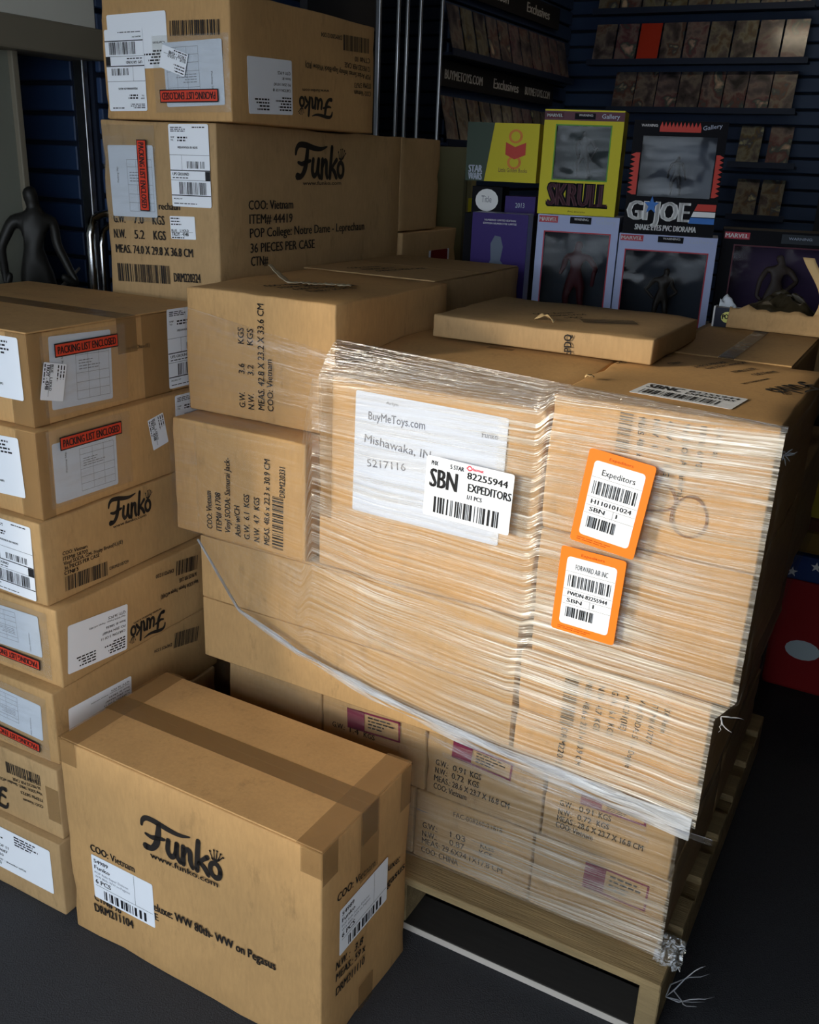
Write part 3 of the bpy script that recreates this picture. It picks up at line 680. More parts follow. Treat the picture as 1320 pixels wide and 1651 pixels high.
# big carton in front
carton('F', 'large upright carton on the asphalt in front of the stacks', CARD3, seam='A', crush=.003)
prints('F', 'front', [('logo', 'F_logo')], name='printed_logo')
prints('F', 'front', [('t', 'www.funko.com', 'F_url', .02), ('t', 'COO: Vietnam', 'F_t1', .02), ('t', 'POP Deluxe: WW 80th- WW on Pegasus', 'F_t2', .02), ('t', '6 PIECES PER CASE', 'F_t3', .02), ('t', 'DRM211104', 'F_t4', .02), ('t', 'CTN# 98', 'F_e', .02)])
prints('F', 'side', [('t', 'COO: Vietnam', 'F_s1', .02), ('t', 'Deluxe:', 'F_s2', .02), ('t', 'Pegasus', 'F_s3', .02), ('t', 'N.W. :   3.8', 'F_s4', .02), ('t', 'MEAS.: 59 x', 'F_s5', .02), ('t', 'DRM211110', 'F_s6', .02)])
def item_label(key, f, dk):
    d = D[dk][2:]; pl = plate(key, f, d, PAPER, 'item_label', .0008, r=.003); cx, cy, w, h, ang = d; r = rot(cx, cy, ang); fc = Face(face(key, f)); o = .0012
    put_text(fc, '54989', *r(-.46*w, .34*h), .24*w, .085*h, ang, o); put_text(fc, 'Funko', *r(-.46*w, .2*h), .26*w, .085*h, ang, o)
    put_text(fc, '6 PCS', *r(-.46*w, -.14*h), .26*w, .1*h, ang, o); put_bar(fc, *r(.02*w, -.35*h), .7*w, .2*h, ang, 22, 3, o); rect(fc, -.46*w, -.19*h, .48*w, -.183*h, r, o); rect(fc, .2*w, -.19*h, .204*w, .48*h, r, o)
    fc.build('label_print', INKB, pl); fc = Face(face(key, f)); put_text(fc, 'POP Ride Super Deluxe:', *r(-.46*w, .09*h), .56*w, .05*h, ang, o, 0); put_text(fc, 'WW 80th- WW on Pegasus', *r(-.46*w, .0*h), .58*w, .05*h, ang, o, 0); fc.build('fine_print', GREY, pl)
item_label('F', 'front', 'F_lab'); item_label('F', 'side', 'F_slab')
for u0, u1 in ((0, .045), (.555, .597)): tape_strip('F', 'front', u0, u1, .395, .447)
tape_strip('F', 'side', 0, .045, .38, .447); tape_strip('F', 'side', .25, .29, .36, .447); tape_strip('F', 'side', .115, .175, .3, .447); tape_strip('F', 'side', .12, .17, 0, .06)
tape_strip('F', 'top', 0, .597, 0, .0); tape_strip('F', 'top', .0, .05, .0, .29); tape_strip('F', 'top', .545, .597, .0, .29)

# pair of long cartons behind the left stack, with what carries them
carton('T2', 'long tall carton with leprechaun text under another carton', CARD2)
carton('T1', 'carton lying upside down on top of the long tall carton', CARD3)
pouch('T2', 'front', 'T2_pouch', 'T2_paper', 'T2_strip'); ups_label('T2', 'front', 'T2_ups'); sticker('T2', 'front', 'T2_troy')
prints('T2', 'front', [('t', 'rechaun', 'T2_f1', .02), ('t', 'G.W.     7.0     KGS', 'T2_f2', .02), ('t', 'N.W.     5.2     KGS', 'T2_f3', .02), ('t', 'MEAS. 74.0 X 29.8 X 36.8 CM', 'T2_f4', .02), ('bar', 'T2_bar', 44), ('t', 'DRM220324', 'T2_f5', .02)])
prints('T2', 'side', [('logo', 'T2_logo')], name='printed_logo')
prints('T2', 'side', [('t', 'www.funko.com', 'T2_url', .02)]+[('t', s, 'T2_s%d' % i, .02) for i, s in enumerate(('COO: Vietnam', 'ITEM# 44419', 'POP College: Notre Dame - Leprechaun', '36 PIECES PER CASE', 'CTN#'))])
carton_label('T1', 'front', 'T1_sheet', [('Carton', .2, .05)], .0004); ups_label('T1', 'front', 'T1_ups', .0014); pouch('T1', 'front', 'T1_pouch', 'T1_paper', 'T1_strip', 'T1_troy', .0016)
prints('T1', 'front', [('bar', 'T1_bar', 44)], name='printed_barcode')
carton_label('T1', 'side', 'T1_lab', [('CARTON: 6 OF 10', .42, .05), ('PO: ZEN 1147147', .4, .05), ('Item #:', .2, .05), ('QTY: 6 PCS', .3, .055)])
prints('T1', 'side', [('logo', 'T1_logo')], name='printed_logo')
prints('T1', 'side', [('t', 'www.funko.com', 'T1_url'), ('t', 'COO: Vietnam', 'T1_t1'), ('t', 'ITEM# 37673', 'T1_t2'), ('t', 'POP Artist Series: Infinity Saga-Black Widow (RD)', 'T1_t3'), ('t', '12 PIECES PER CASE', 'T1_t4'), ('t', 'CTN# 10', 'T1_t5'), ('bar', 'T1_bar2', 40), ('t', 'DRM200121204', 'T1_t6')])
for i, (z0, hh) in enumerate(((0, .38), (.38, .38), (.76, .38))):
    carton('TS%d' % i, 'plain carton under the long tall carton, %s of three' % ('lowest', 'middle', 'upper')[i], CARD2, box=(27.0, -1.335, 1.67, z0, .31, .78, hh))
carton('T3', 'plain carton end standing behind the long tall carton', CARD2, box=(27.0, -1.328, 2.467, 1.286, .30, .245, .252))
carton('T4', 'low carton with a red-edged pouch under the plain carton end', CARD2, box=(27.0, -1.315, 2.467, .98, .33, .36, .304))
carton('T5', 'plain carton on the floor beneath the low carton with red-edged pouch', CARD2, box=(27.0, -1.315, 2.467, 0, .33, .36, .48)); carton('T6', 'plain carton between floor carton and low carton with red-edged pouch', CARD2, box=(27.0, -1.315, 2.467, .48, .33, .36, .498))
D['T4_p'] = ('T4', 'side', .24, .17, .14, .15, 0); D['T4_s'] = ('T4', 'side', .24, .2, .115, .09, 0); plate('T4', 'side', D['T4_p'][2:], SHEET, 'clear_pouch', .001); plate('T4', 'side', D['T4_s'][2:], mat('dark_red', (110, 24, 24), .5), 'warning_strip', .0016)

# ---------------------------------------------------------------- the pallet and its load
def pallet():
    root = empty('wooden_pallet', ab(-.72, 1.88), YAW, 'weathered wooden pallet under the wrapped load of cartons', 'pallet')
    wood = mat('pallet_wood', (158, 136, 98), .8, vary=(.55, 7, (1, 7, 7)), bump=(.3, 30, (.6, 10, 10))); pale = mat('lit_edge_wood', (205, 196, 186), .8, vary=(.12, 14, (1, 8, 8)))
    X0, X1, Y0, Y1 = -.535, .535, -.528, .50
    ys = [Y0+i*(Y1-Y0-.09)/6 for i in range(7)]
    for i, y in enumerate(ys): MB().box(X0, X1, y, y+(.125 if i == 0 else .09), .112, .130).build('deck_board', wood, root, bevel=.0025, seg=1)
    for x in (X0, -.019, X1-.038): MB().box(x, x+.038, Y0+.004, Y1-.002, .016, .1118).build('stringer', wood, root, bevel=.002, seg=1)
    for i, y in enumerate((Y0+.002, -.05, Y1-.1)): MB().box(X0, X1, y, y+.09, .0005, .0158).build('bottom_board', mat('dark_board_wood', (58, 55, 52), .85, vary=(.2, 14, (1, 8, 8))), root, bevel=.002, seg=1)  # bottom boards coloured darker than the other pallet wood
    MB().box(X0+.001, X1-.001, Y0+.0006, Y0+.0019, .001, .0155).build('lit_edge', pale, root)  # lit look of the front edge, put into its pale colour
pallet()
PG = 'cartons stacked on the pallet'
PK = 'carton on the wrapped pallet, '
def pal(key, label, m=CARD, **k): return carton(key, label, m, group=None, **k)
for i, k in enumerate('abcd'):
    pal('R2'+k, PK+'bottom row, '+('under the carton by the pallet corner', 'second from the pallet corner, made-in-China text', 'third from the pallet corner', 'fourth from the pallet corner')[i], CARD2)
    pal('R1'+k, PK+'second row, '+('at the pallet corner, measurements printed', 'second from the corner, measurements printed', 'third from the corner, purple print', 'fourth from the corner, in deep shade')[i], CARD2)
pal('P5', 'long carton with a horizontal flap seam under the small samurai carton', CARD, crush=.0015)
pal('P8', PK+'sideways measurement text, below two others at the corner', CARD3); pal('P6', PK+'middle of three at the corner, behind the lower orange label', CARD3); pal('P4', PK+'topmost of three at the corner, logo on its lid', CARD3)
pal('P3', 'tall wrapped carton with a handwritten sheet on its face', CARD3); sag('P3', .026, .3); pal('P2', 'small carton with sideways samurai text standing proud of the pallet load', CARD3)
pal('P1', 'carton set back on the samurai carton, sideways weight text', CARD3, crush=.004); pal('P1b', 'carton directly behind the set-back carton with weight text', CARD2, seam='A', tape=False)
pal('D', 'flat display carton lying on the handwritten-sheet carton', CARD2, crush=.004); pal('Q', 'carton behind the logo lid, shiny tape over its seam', CARD, seam='B', seamtape=.03)
for key, label, bx in (('P2b', 'beneath the rear carton by the tall pair', (YAW, -.985, 1.906, .739, .36, .47, .24)), ('P5b', 'long one in the rear, above the rear bottom pair', (YAW, -.524, 1.9, .448, .72, .47, .289)),
                       ('S6', 'rear of the corner column, under the shiny-taped one', (YAW, -.165, 1.9, .681, .34, .46, .252)), ('S8', 'rear of the corner column, third from its top', (YAW, -.19, 1.9, .448, .33, .46, .231)),
                       ('S1', 'rear corner, upper of the two rear ones near the floor', (YAW, -.212, 1.88, .294, .49, .45, .152)), ('S2', 'rear corner, resting on the deck boards', (YAW, -.210, 1.88, .13, .5, .45, .162)),
                       ('S3', 'rear far side, upper of the low pair', (YAW, -.71, 1.88, .294, .49, .45, .152)), ('S4', 'rear far side, resting on the deck boards', (YAW, -.72, 1.88, .13, .5, .45, .162)),
                       ('P3b', 'rear, behind the tall handwritten-sheet carton', (YAW, -.511, 1.903, .739, .43, .46, .4035)), ('Qb', 'rearmost, under the crumpled paper', (YAW, -.2, 2.312, .935, .30, .16, .19))):
    pal(key, PK+label, CARD2, box=bx)
# horizontal flap seam on the long carton
w5, d5, h5 = BOX['P5'][4:]
for s in (0, 1): MB().box(-w5/2+.002, w5/2-.002, -d5/2-.003, -d5/2+.001, .004+s*(h5/2-.003), h5/2-.0015+s*(h5/2-.003)).build('flap', CARD, ROOT['P5'], bevel=.001, seg=1)
for k_, ws in (('P1_t0', ('G.W.', '3.6', 'KGS')), ('P1_t1', ('N.W.', '3.2', 'KGS'))):
    b_ = D[k_]
    for q, (f0, f1) in enumerate(((0, .2), (.43, .56), (.8, 1))): D[k_+str(q)] = b_[:2]+(b_[2], b_[3]+f0*b_[4], (f1-f0)*b_[4], b_[5], 90.0); prints('P1', 'front', [('t', ws[q], k_+str(q), .01)])
prints('P1', 'front', [('t', 'MEAS. 42.8 X 23.2 X 33.6 CM', 'P1_t2', .01), ('t', 'COO: Vietnam', 'P1_t3', .01)])
prints('P2', 'front', [('t', s, 'P2_t%d' % i, .015) for i, s in enumerate(('COO: Vietnam', 'ITEM# 61708', 'Vinyl SODA: Samurai Jack-', 'Ashi w/CH', 'G.W.  6.1   KGS', 'N.W.  4.7   KGS', 'MEAS. 48.6 x 22.3 x 30.9 CM', 'DRM220331'))]+[('bar', 'P2_bar', 36)])
prints('P4', 'front', [('t', s, 'P4_t%d' % i, .015) for i, s in enumerate(('COO: Vietnam', 'ITEM# 61709', 'Vinyl SODA: Samurai', 'G.W.  6.1  KGS', 'N.W.  4.7  KGS', 'MEAS. 48.6 x 22.3 x 30.9 CM'))]+[('bar', 'P4_bar', 36)])
prints('P8', 'front', [('t', s, 'P8_t%d' % i, .015) for i, s in enumerate(('MEAS. 48.6 x 22.3 x 30.9 CM', 'N.W.  4.7  KGS', 'G.W.  6.1  KGS', 'w/CH(IE)', 'Vinyl SODA: 5 EL- Doggie', 'ITEM# 61707', 'COO: Vietnam', 'DRM220331'))]+[('bar', 'P8_bar', 36)])
RT = ('G.W.:   0.91   KGS', 'N.W.:   0.72   KGS', 'MEAS.: 28.6 X 23.7 X 16.8 CM', 'COO: Vietnam')
for k in 'ab': prints('R1'+k, 'front', [('t', s, 'R1%s_t%d' % (k, i), .012) for i, s in enumerate(RT)])
for k in ('R2b_t0', 'R2b_t1', 'R2b_t2', 'R2b_t3'): D[k] = D[k][:2]+(D[k][2]+.02,)+D[k][3:]
prints('R2b', 'front', [('t', s, 'R2b_t%d' % i, .012) for i, s in enumerate(('G.W.:       1.03        KGS', 'N.W.:       0.87        KGS', 'MEAS: 29.6X24.1X17.8 CM', 'COO: CHINA'))]+[('t', 'FAC-008260-21818', 'R1b_f', .0)])
prints('R1c', 'front', [('t', 'G.W.:   1.4   KGS', 'R1c_t', .01)])
def purple_panel(key, dk):
    d = D[dk][2:]; cx, cy, w, h, ang = d; r = rot(cx, cy, ang); fc = Face(face(key, 'front')); t = .004
    for x0, y0, x1, y1 in ((-w/2, h/2-t, w/2, h/2), (-w/2, -h/2, w/2, -h/2+t), (w/2-t, -h/2, w/2, h/2), (-w/2, -h/2, -.17*w, h/2)): rect(fc, x0, y0, x1, y1, r)
    o = fc.build('printed_panel', PURPLE, ROOT[key]); fc = Face(face(key, 'front')); grey_lines(fc, r, -.1*w, .4*w, .25*h, 4, .16*h, .07*h, 5, .0007); fc.build('panel_print', INKB, o)
for k, dk in (('R1a', 'R1a_l'), ('R1b', 'R1b_l'), ('R1c', 'R1c_l'), ('R2a', 'R2a_l')): purple_panel(k, dk)
# handwritten sheet
pl = plate('P3', 'front', D['P3_paper'][2:], SHEET, 'handwritten_sheet', .0012); fc = Face(face('P3', 'front'))
for s, k in (('Arlyn', 'P3_h0'), ('BuyMeToys.com', 'P3_h1'), ('Mishawaka, IN', 'P3_h2'), ('5217116', 'P3_h3'), ('Funko', 'P3_h4')): put_text(fc, s, *D[k][2:], off=.0017, bold=0)
fc.build('handwriting', PENCIL, pl)
# loops drawn with a marker
fc = Face(face('P4', 'front')); c = D['P4_o'][2:]
V, F = ribbon2d([(c[0]+c[2]*.5*math.cos(t)*(1-.1*math.sin(t)), c[1]+c[3]*.5*math.sin(t)) for t in [1.9-k*.52 for k in range(14)]], [.004, .006, .004, .003, .0035, .005, .004, .003, .004, .006, .004, .003, .002, .002]); fc.add(V, F, lambda x, y: (x, y), .0007)
fc.build('marker_scrawl', BROWNINK, ROOT['P4']); fc = Face(face('P4', 'front')); c = D['P4_o2'][2:]; V, F = ribbon2d([(c[0]-.01, c[1]+.022), (c[0]+.012, c[1]+.012), (c[0]+.022, c[1]-.008), (c[0]+.012, c[1]-.022), (c[0]-.02, c[1]-.03)], [.003, .005, .005, .004, .003]); fc.add(V, F, lambda x, y: (x, y), .0007)
fc.build('marker_scrawl', BROWNINK, ROOT['P4'])
# printing on the lids
fc = Face(face('P4', 'top'))
for i, (s, u, l, hh) in enumerate((('COO: Vietnam', .235, .07, .013), ('ITEM# 61709', .2, .07, .013), ('Vinyl SODA: Samurai Jack', .15, .13, .012), ('36 PIECES PER CASE', .13, .1, .012), ('CTN# 4', .085, .035, .014))): fc = Face(face('P4', 'top')); put_text(fc, s, u+.012, .36, l, hh, 68); fc.build('printed_text', INK, ROOT['P4'])
fc = Face(face('P4', 'top')); put_bar(fc, .045, .40, .03, .1, -20, 12, 4); fc.build('printed_barcode', INK, ROOT['P4']); fc = Face(face('P4', 'top')); put_text(fc, 'DRM220331', .012, .3, .09, .013, 68); fc.build('printed_text', INK, ROOT['P4'])
fc = Face(face('P4', 'top')); put_logo(fc, .325, .36, .12, .05, 248); fc.build('printed_logo', INK, ROOT['P4']); fc = Face(face('P4', 'top')); put_text(fc, 'www.funko.com', .268, .35, .085, .009, 248); fc.build('printed_text', INK, ROOT['P4'])
d = D['P4_sbn'][2:]; d = (d[0], d[1], .165, .09, d[4]); pl = plate('P4', 'top', d, PAPER, 'freight_label', .0012); cx, cy, w, h, ang = d; r = rot(cx, cy, ang); fc = Face(face('P4', 'top')); o = .0017
put_text(fc, 'SBNC', *r(-.46*w, .1*h), .36*w, .3*h, ang, o, .02); put_text(fc, '82255944', *r(-.05*w, .25*h), .5*w, .13*h, ang, o); put_text(fc, 'EXPEDITORS', *r(-.05*w, .06*h), .48*w, .13*h, ang, o); put_bar(fc, *r(-.05*w, -.22*h), .76*w, .34*h, ang, 34, 6, o); fc.build('label_print', INKB, pl)
for i in range(4): fc = Face(face('P1', 'top')); put_text(fc, ('COO: Vietnam', 'ITEM# 58211', '6 PIECES PER CASE', 'Funko 36 PCS')[i], .13+i*.035, .1, (.1, .1, .16, .12)[i], .02, 72); fc.build('printed_text', INK, ROOT['P1'])
for i in range(3): fc = Face(face('P1b', 'top')); put_text(fc, ('COO: Vietnam', 'ITEM# 58211', '6 PIECES PER CASE')[i], .1+i*.04, .06, (.1, .1, .16)[i], .02, 72); fc.build('printed_text', INK, ROOT['P1b'])
prints('D', 'front', [('t', ':PDQ', 'D_t', .02)]); fc = Face(face('D', 'top'))
put_bar(fc, .32, .15, .05, .11, -60, 14, 3); fc.build('printed_barcode', INK, ROOT['D'])
for i in range(3): fc = Face(face('D', 'top')); put_text(fc, ('COO: Vietnam', 'ITEM# 57214', '1 PDQ')[i], .17+i*.035, .13, (.1, .09, .04)[i], .015, 55); fc.build('printed_text', INK, ROOT['D'])
tape_strip('P3', 'top', .19, .245, .3, .32); tape_strip('P3', 'front', .0, .03, .1, .376)
grid_sheet('shiny_tape', clear_film('shiny_tape', (225, 225, 225), .3, .5, 30, 8, .15, .5), ROOT['Q'], lambda i, j: (-.0155+.031*i, -.2+.4*j, .2082), 3, 20, .031, .4)

# ---------------------------------------------------------------- stretch wrap around the load
WA, WB_ = -.70, 1.90
wrap = empty('stretch_wrap', ab(WA, WB_), YAW, 'clear stretch film wound around the cartons on the pallet', 'plastic wrap')
def W(a, b, z): return (a-WA, b-WB_, z)
def lerp(x, xs, ys):
    if x <= xs[0]: return ys[0]
    for i in range(len(xs)-1):
        if x <= xs[i+1]: t = (x-xs[i])/(xs[i+1]-xs[i]); return ys[i]*(1-t)+ys[i+1]*t
    return ys[-1]
def nz(x, y, s=0): return noise.noise(Vector((x, y, s)))
EDGE_A = (-1.235, -1.13, -.96, -.815, -.67, -.52, -.36, -.20); EDGE_Z = (.735, .60, .535, .50, .482, .464, .455, .447)
def zlow(a): return lerp(a, EDGE_A, EDGE_Z)
def ztop(a): return lerp(a, (-1.3, -.975, -.96, -.52, -.50, -.15), (.975, .975, 1.105, 1.112, 1.135, 1.14))
def bfront(a): return lerp(a, (-1.32, -.985, -.955, -.15), (1.3835, 1.3835, 1.3905, 1.3905))
def ripple(a, z): return -.0045*max(0, nz(a*3.2, z*55, 2)+.25)-.0015*max(0, nz(a*9, z*130, 5))
def front(i, j):
    a = -1.235+i*(1.235-.151); z0 = zlow(a); z = z0+(ztop(a)-z0)*j
    a = -1.235+i*(1.235-lerp(z, (.66, .70), (.180, .152)))
    return W(a, bfront(a)+ripple(a, z), z)
def fdens(i, j):  # film cover, raised towards the corner to paint in brighter glare
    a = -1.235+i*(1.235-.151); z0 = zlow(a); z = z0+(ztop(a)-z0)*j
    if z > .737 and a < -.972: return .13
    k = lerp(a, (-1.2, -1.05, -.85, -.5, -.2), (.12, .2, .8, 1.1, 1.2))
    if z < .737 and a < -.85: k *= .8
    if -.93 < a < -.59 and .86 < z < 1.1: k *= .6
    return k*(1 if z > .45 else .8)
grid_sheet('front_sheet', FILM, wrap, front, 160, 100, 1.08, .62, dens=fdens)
def p2left(i, j):
    a = -1.302+i*.07; return W(a, 1.3835+ripple(a, .8)*.5, .742+j*.235)
grid_sheet('corner_sheet', FILM_LIGHT, wrap, p2left, 8, 30, .07, .235)
def side(i, j):
    b = 1.39+i*.95; z = .45+j*.69; return W(lerp(z, (.66, .70), (-.178, -.148))+.004*max(0, nz(b*4, z*30, 3)), b, z)
grid_sheet('side_sheet', FILM_LIGHT, wrap, side, 40, 50, .95, .69)
def strip_(i, j):
    a = -.945+i*.795; lo = Vector(W(a, 1.389, ztop(a))); hi = Vector(W(a, 1.452-.06*i, 1.168-.020*i))
    p = lo.lerp(hi, j); p.z += .004*abs(nz(a*4, j*20, 4))+.010*math.sin(j*math.pi)*(1-i); p.y -= .004*abs(nz(a*3, j*18, 8)); return tuple(p)
grid_sheet('top_band', clear_film('stretch_film_band', (240, 243, 248), .10, .75, 3.0, 190, .16, .45, (.45, .7)), wrap, strip_, 70, 18, .8, .09)
def step(i, j):
    a = -1.30+i*.345; lo = Vector(W(a, 1.3835, .981)); hi = Vector(W(a, 1.4515, 1.04-.02*i)); p = lo.lerp(hi, j); p.y -= .012*math.sin(j*math.pi)*.4; p.z += .003*abs(nz(a*5, j*16, 4)); return tuple(p)
grid_sheet('step_band', FILM_LIGHT, wrap, step, 40, 12, .345, .09)
def upface(i, j):
    a = -1.31+i*.357; return W(a, 1.4525-.003*max(0, nz(a*4, j*22, 6)), 1.04-.02*i+j*(.15-.03*i))
grid_sheet('set_back_sheet', FILM_LIGHT, wrap, upface, 40, 30, .357, .15)
def low(i, j):
    a = -1.20+i*.995; z = .135+j*.312; return W(a, 1.4125-.02*(j**3)-.004*max(0, nz(a*3.5, z*40-a*6, 9)), z)
grid_sheet('lower_sheet', FILM, wrap, low, 120, 60, 1.0, .31, dens=lambda i, j: lerp(i, (0, .3, .5, .7, 1), (.1, .2, .7, 1.1, 1.0))*lerp(j, (0, .15, .45, .6, .8, 1), (1.15, 1.1, .8, .28, .35, .5)))  # density raised at the foot to paint in sheen streaks
def low2(i, j):
    a = -.195+i*.02; b = 1.41+i*.9; z = .135+j*.30; return W(-.204+.006*max(0, nz(b*4, z*30, 13)), b, z)
grid_sheet('lower_side_sheet', FILM_LIGHT, wrap, low2, 40, 30, .9, .3)
# gathered lower edge: bundles of twisted film
def rope(k):
    rd = random.Random(k); ph = rd.uniform(0, 9); n = 90; off = rd.uniform(-.014, .016); wd = rd.uniform(.007, .02)
    def P(i, j):
        a = -1.232+i*1.045; sp = .15+1.1*i; z = zlow(a)+off*sp+.006*sp*nz(a*6+ph, k*3.3, 1)+(j-.5)*wd*sp*(1+.6*nz(a*9, ph, 2))
        return W(a, bfront(a)-.0065-.003*math.sin(j*3.14+a*30+ph)-.004*abs(nz(a*14, ph, 7))*j, z)
    return P
for k in range(7): grid_sheet('gathered_edge', FILM_ROPE, wrap, rope(k), 110, 4, 1.1, .012)
def drape(k):
    rd = random.Random(40+k); a0 = rd.uniform(-.75, -.6); L = rd.uniform(.4, .55); ph = rd.uniform(0, 9)
    def P(i, j):
        a = a0+i*L; z = zlow(a)-.012-k*.022+.008*nz(a*5, ph, 3)-(j-.5)*.012; return W(a, 1.386-.004*abs(nz(a*9, j+ph, 2)), z)
    return P
for k in range(3): grid_sheet('loose_fold', FILM_LOW, wrap, drape(k), 50, 3, .5, .02)
# torn ends
def wisp(p, d, n, L, sd, name='torn_end'):
    rd = random.Random(sd); mb = MB()
    for _ in range(n):
        q = Vector(p); dr = Vector(d)+Vector((rd.uniform(-.5, .5), rd.uniform(-.4, .4), rd.uniform(-.4, .5))); pts = [q.copy()]
        for s in range(5): q = q+dr.normalized()*L*rd.uniform(.1, .28); dr += Vector((rd.uniform(-.5, .5), rd.uniform(-.5, .5), rd.uniform(-.4, .4))); pts.append(q.copy())
        mb.tube(pts, [.0008, .0016, .0012, .0012, .0008, .0003], 4)
    mb.build(name, mat('torn_film', (150, 152, 158), .35), wrap, smooth=True)
wisp(W(-.18, 1.39, .075), (.5, .2, .35), 5, .09, 3); wisp(W(-.17, 1.385, .672), (.4, -.1, -.2), 3, .035, 5); wisp(W(-.16, 1.45, 1.09), (.5, .1, .1), 10, .022, 7)
def crump(i, j): return W(-.215+i*.05+.006*nz(i*5, j*5, 1), 1.40+.03*j+.008*nz(i*6, j*6, 3), .133+.045*j+.008*nz(i*7, j*7, 5))
grid_sheet('crumpled_foot', FILM_LOW, wrap, crump, 12, 10, .05, .05)
# freight labels stuck on the film
def wrapP(key):
    y, a, b, z, w, d, h = BOX[key]; return lambda u, v, o: W(a-w+u, 1.3795-o, z+v)
def on_wrap(d, key, m, name, off=.0006, parent=None, r=.004): return plate(None, None, d, m, name, off, parent or wrap, r=r, P=wrapP(key))
d = D['SBN'][2:]; pl = on_wrap(d, 'P3', PAPER, 'freight_label'); fc = Face(wrapP('P3')); cx, cy, w, h, ang = d; r = rot(cx, cy, ang); o = .0011
put_text(fc, 'SBN', *r(-.45*w, .0*h), .33*w, .3*h, ang, o, .02); put_text(fc, 'PHX', *r(-.44*w, .36*h), .08*w, .07*h, ang, o); put_text(fc, '5 STAR', *r(-.22*w, .36*h), .16*w, .07*h, ang, o); put_text(fc, '82255944', *r(-.02*w, .26*h), .46*w, .11*h, ang, o); put_text(fc, 'EXPEDITORS', *r(-.0*w, .06*h), .49*w, .13*h, ang, o); put_text(fc, '1/1 PCS', *r(0, -.07*h), .17*w, .07*h, ang, o); put_bar(fc, *r(0, -.29*h), .76*w, .27*h, ang, 34, 12, o); fc.build('label_print', INKB, pl)
fc = Face(wrapP('P3')); V, F = ribbon2d([(-.03*w, .43*h), (0, .47*h), (.03*w, .43*h), (0, .40*h), (-.02*w, .42*h)], [.002]*5); fc.add(V, F, r, o); put_text(fc, 'hazmat', *r(.04*w, .41*h), .12*w, .05*h, ang, o); fc.build('red_stamp', mat('red_stamp', (225, 70, 90), .5), pl)
def orange(dk, head, num, serif):
    d = D[dk][2:]; d = (d[0], d[1], d[2], d[3], d[4]); cx, cy, w, h, ang = d; r = rot(cx, cy, ang); pl = on_wrap(d, 'P4', ORANGE, 'orange_freight_label', .0006, None, .005); c2 = r(0, -.005*h)
    ip = on_wrap((c2[0], c2[1], w*.77, h*.80, ang), 'P4', PAPER, 'label_panel', .0010, pl, .006); fc = Face(wrapP('P4')); o = .0015
    put_text(fc, head, *r(-.24*w, .26*h), .5*w, .06*h, ang, o, -.004 if serif else 0); put_bar(fc, *r(0, .12*h), .66*w, .14*h, ang, 30, 4, o); put_text(fc, num, *r(-.31*w, -.05*h), .62*w, .045*h, ang, o); put_text(fc, 'SBN', *r(-.31*w, -.135*h), .24*w, .045*h, ang, o); put_text(fc, '1', *r(.1*w, -.135*h), .02*w, .045*h, ang, o)
    for yy in (.225, .015, -.075, -.16): rect(fc, -.38*w, yy*h, .38*w, yy*h+.0004, r, o)
    rect(fc, .05*w, -.16*h, .054*w, -.075*h, r, o); put_bar(fc, *r(-.08*w, -.25*h), .45*w, .12*h, ang, 24, 8, o); fc.build('label_print', INKB, ip)
    fc = Face(wrapP('P4')); put_text(fc, 'Expeditors', *r(-.18*w, .425*h), .36*w, .03*h, ang, .0011, -.004); fc.build('rim_print', mat('rim_ink', (190, 80, 10), .5), pl); fc = Face(wrapP('P4')); grey_lines(fc, r, -.4*w, .4*w, -.445*h, 2, .022*h, .008*h, 3, .0011); fc.build('rim_print', mat('rim_ink', (190, 80, 10), .5), pl)
orange('OR1', 'Expeditors', 'H110101024', True); orange('OR2', 'FORWARD AIR INC', 'FWDN-82255944', False)

# ---------------------------------------------------------------- scraps lying about
def scrap(name, label, cat, P, nu, nv, m, loc, yaw=YAW, su=.1, sv=.1, solid=.0006):
    o = grid_sheet(name, m, None, P, nu, nv, su, sv); o.location = loc; o.rotation_euler = (0, 0, -R(yaw)); tag(o, label, cat)
    md = o.modifiers.new('thickness', 'SOLIDIFY'); md.thickness = solid; return o
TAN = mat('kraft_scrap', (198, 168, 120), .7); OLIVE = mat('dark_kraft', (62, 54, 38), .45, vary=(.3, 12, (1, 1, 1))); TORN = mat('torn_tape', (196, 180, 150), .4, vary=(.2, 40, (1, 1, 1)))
def curl(L, w, lift, tw): return lambda i, j: (i*L, (j-.5)*w*(1+.4*nz(i*5, 0, 3)), lift*abs(math.sin(i*3.0))**.7*(1-.6*i)+.0035+.004*abs(nz(i*8, j*2, 1))+tw*(j-.5)*math.sin(i*7))
scrap('torn_tape', 'crinkled torn tape curling up from the set-back carton lid', 'tape', lambda i, j: (i*.17, (j-.5)*(.018+.012*math.sin(i*9)**2), .0045+.034*max(0, 1-i*4)**1.3+.006*abs(nz(i*14, j*4, 1))), 40, 4, TORN, ab(-1.21, 1.60, 1.2302), 5)
scrap('cardboard_scrap', 'curled tan scrap on the flat display carton', 'scrap', curl(.045, .012, .012, .01), 10, 3, TAN, ab(-.70, 1.80, 1.1875), 40, solid=.001)
scrap('cardboard_scrap', 'small square tan scrap on the lid in front of the flat display carton', 'scrap', curl(.016, .014, .004, .0), 6, 3, TAN, ab(-.50, 1.535, 1.1435), 10, solid=.001)
scrap('dry_leaf', 'dry leaf fragment on the asphalt by the pallet', 'leaf', lambda i, j: (i*.022, (j-.5)*.012*math.sin(i*3.0+.1), .001+.003*abs(math.sin(i*3))), 8, 4, mat('dry_leaf', (150, 120, 80), .7), (.178, .97, .0), 20)
rd = random.Random(5)
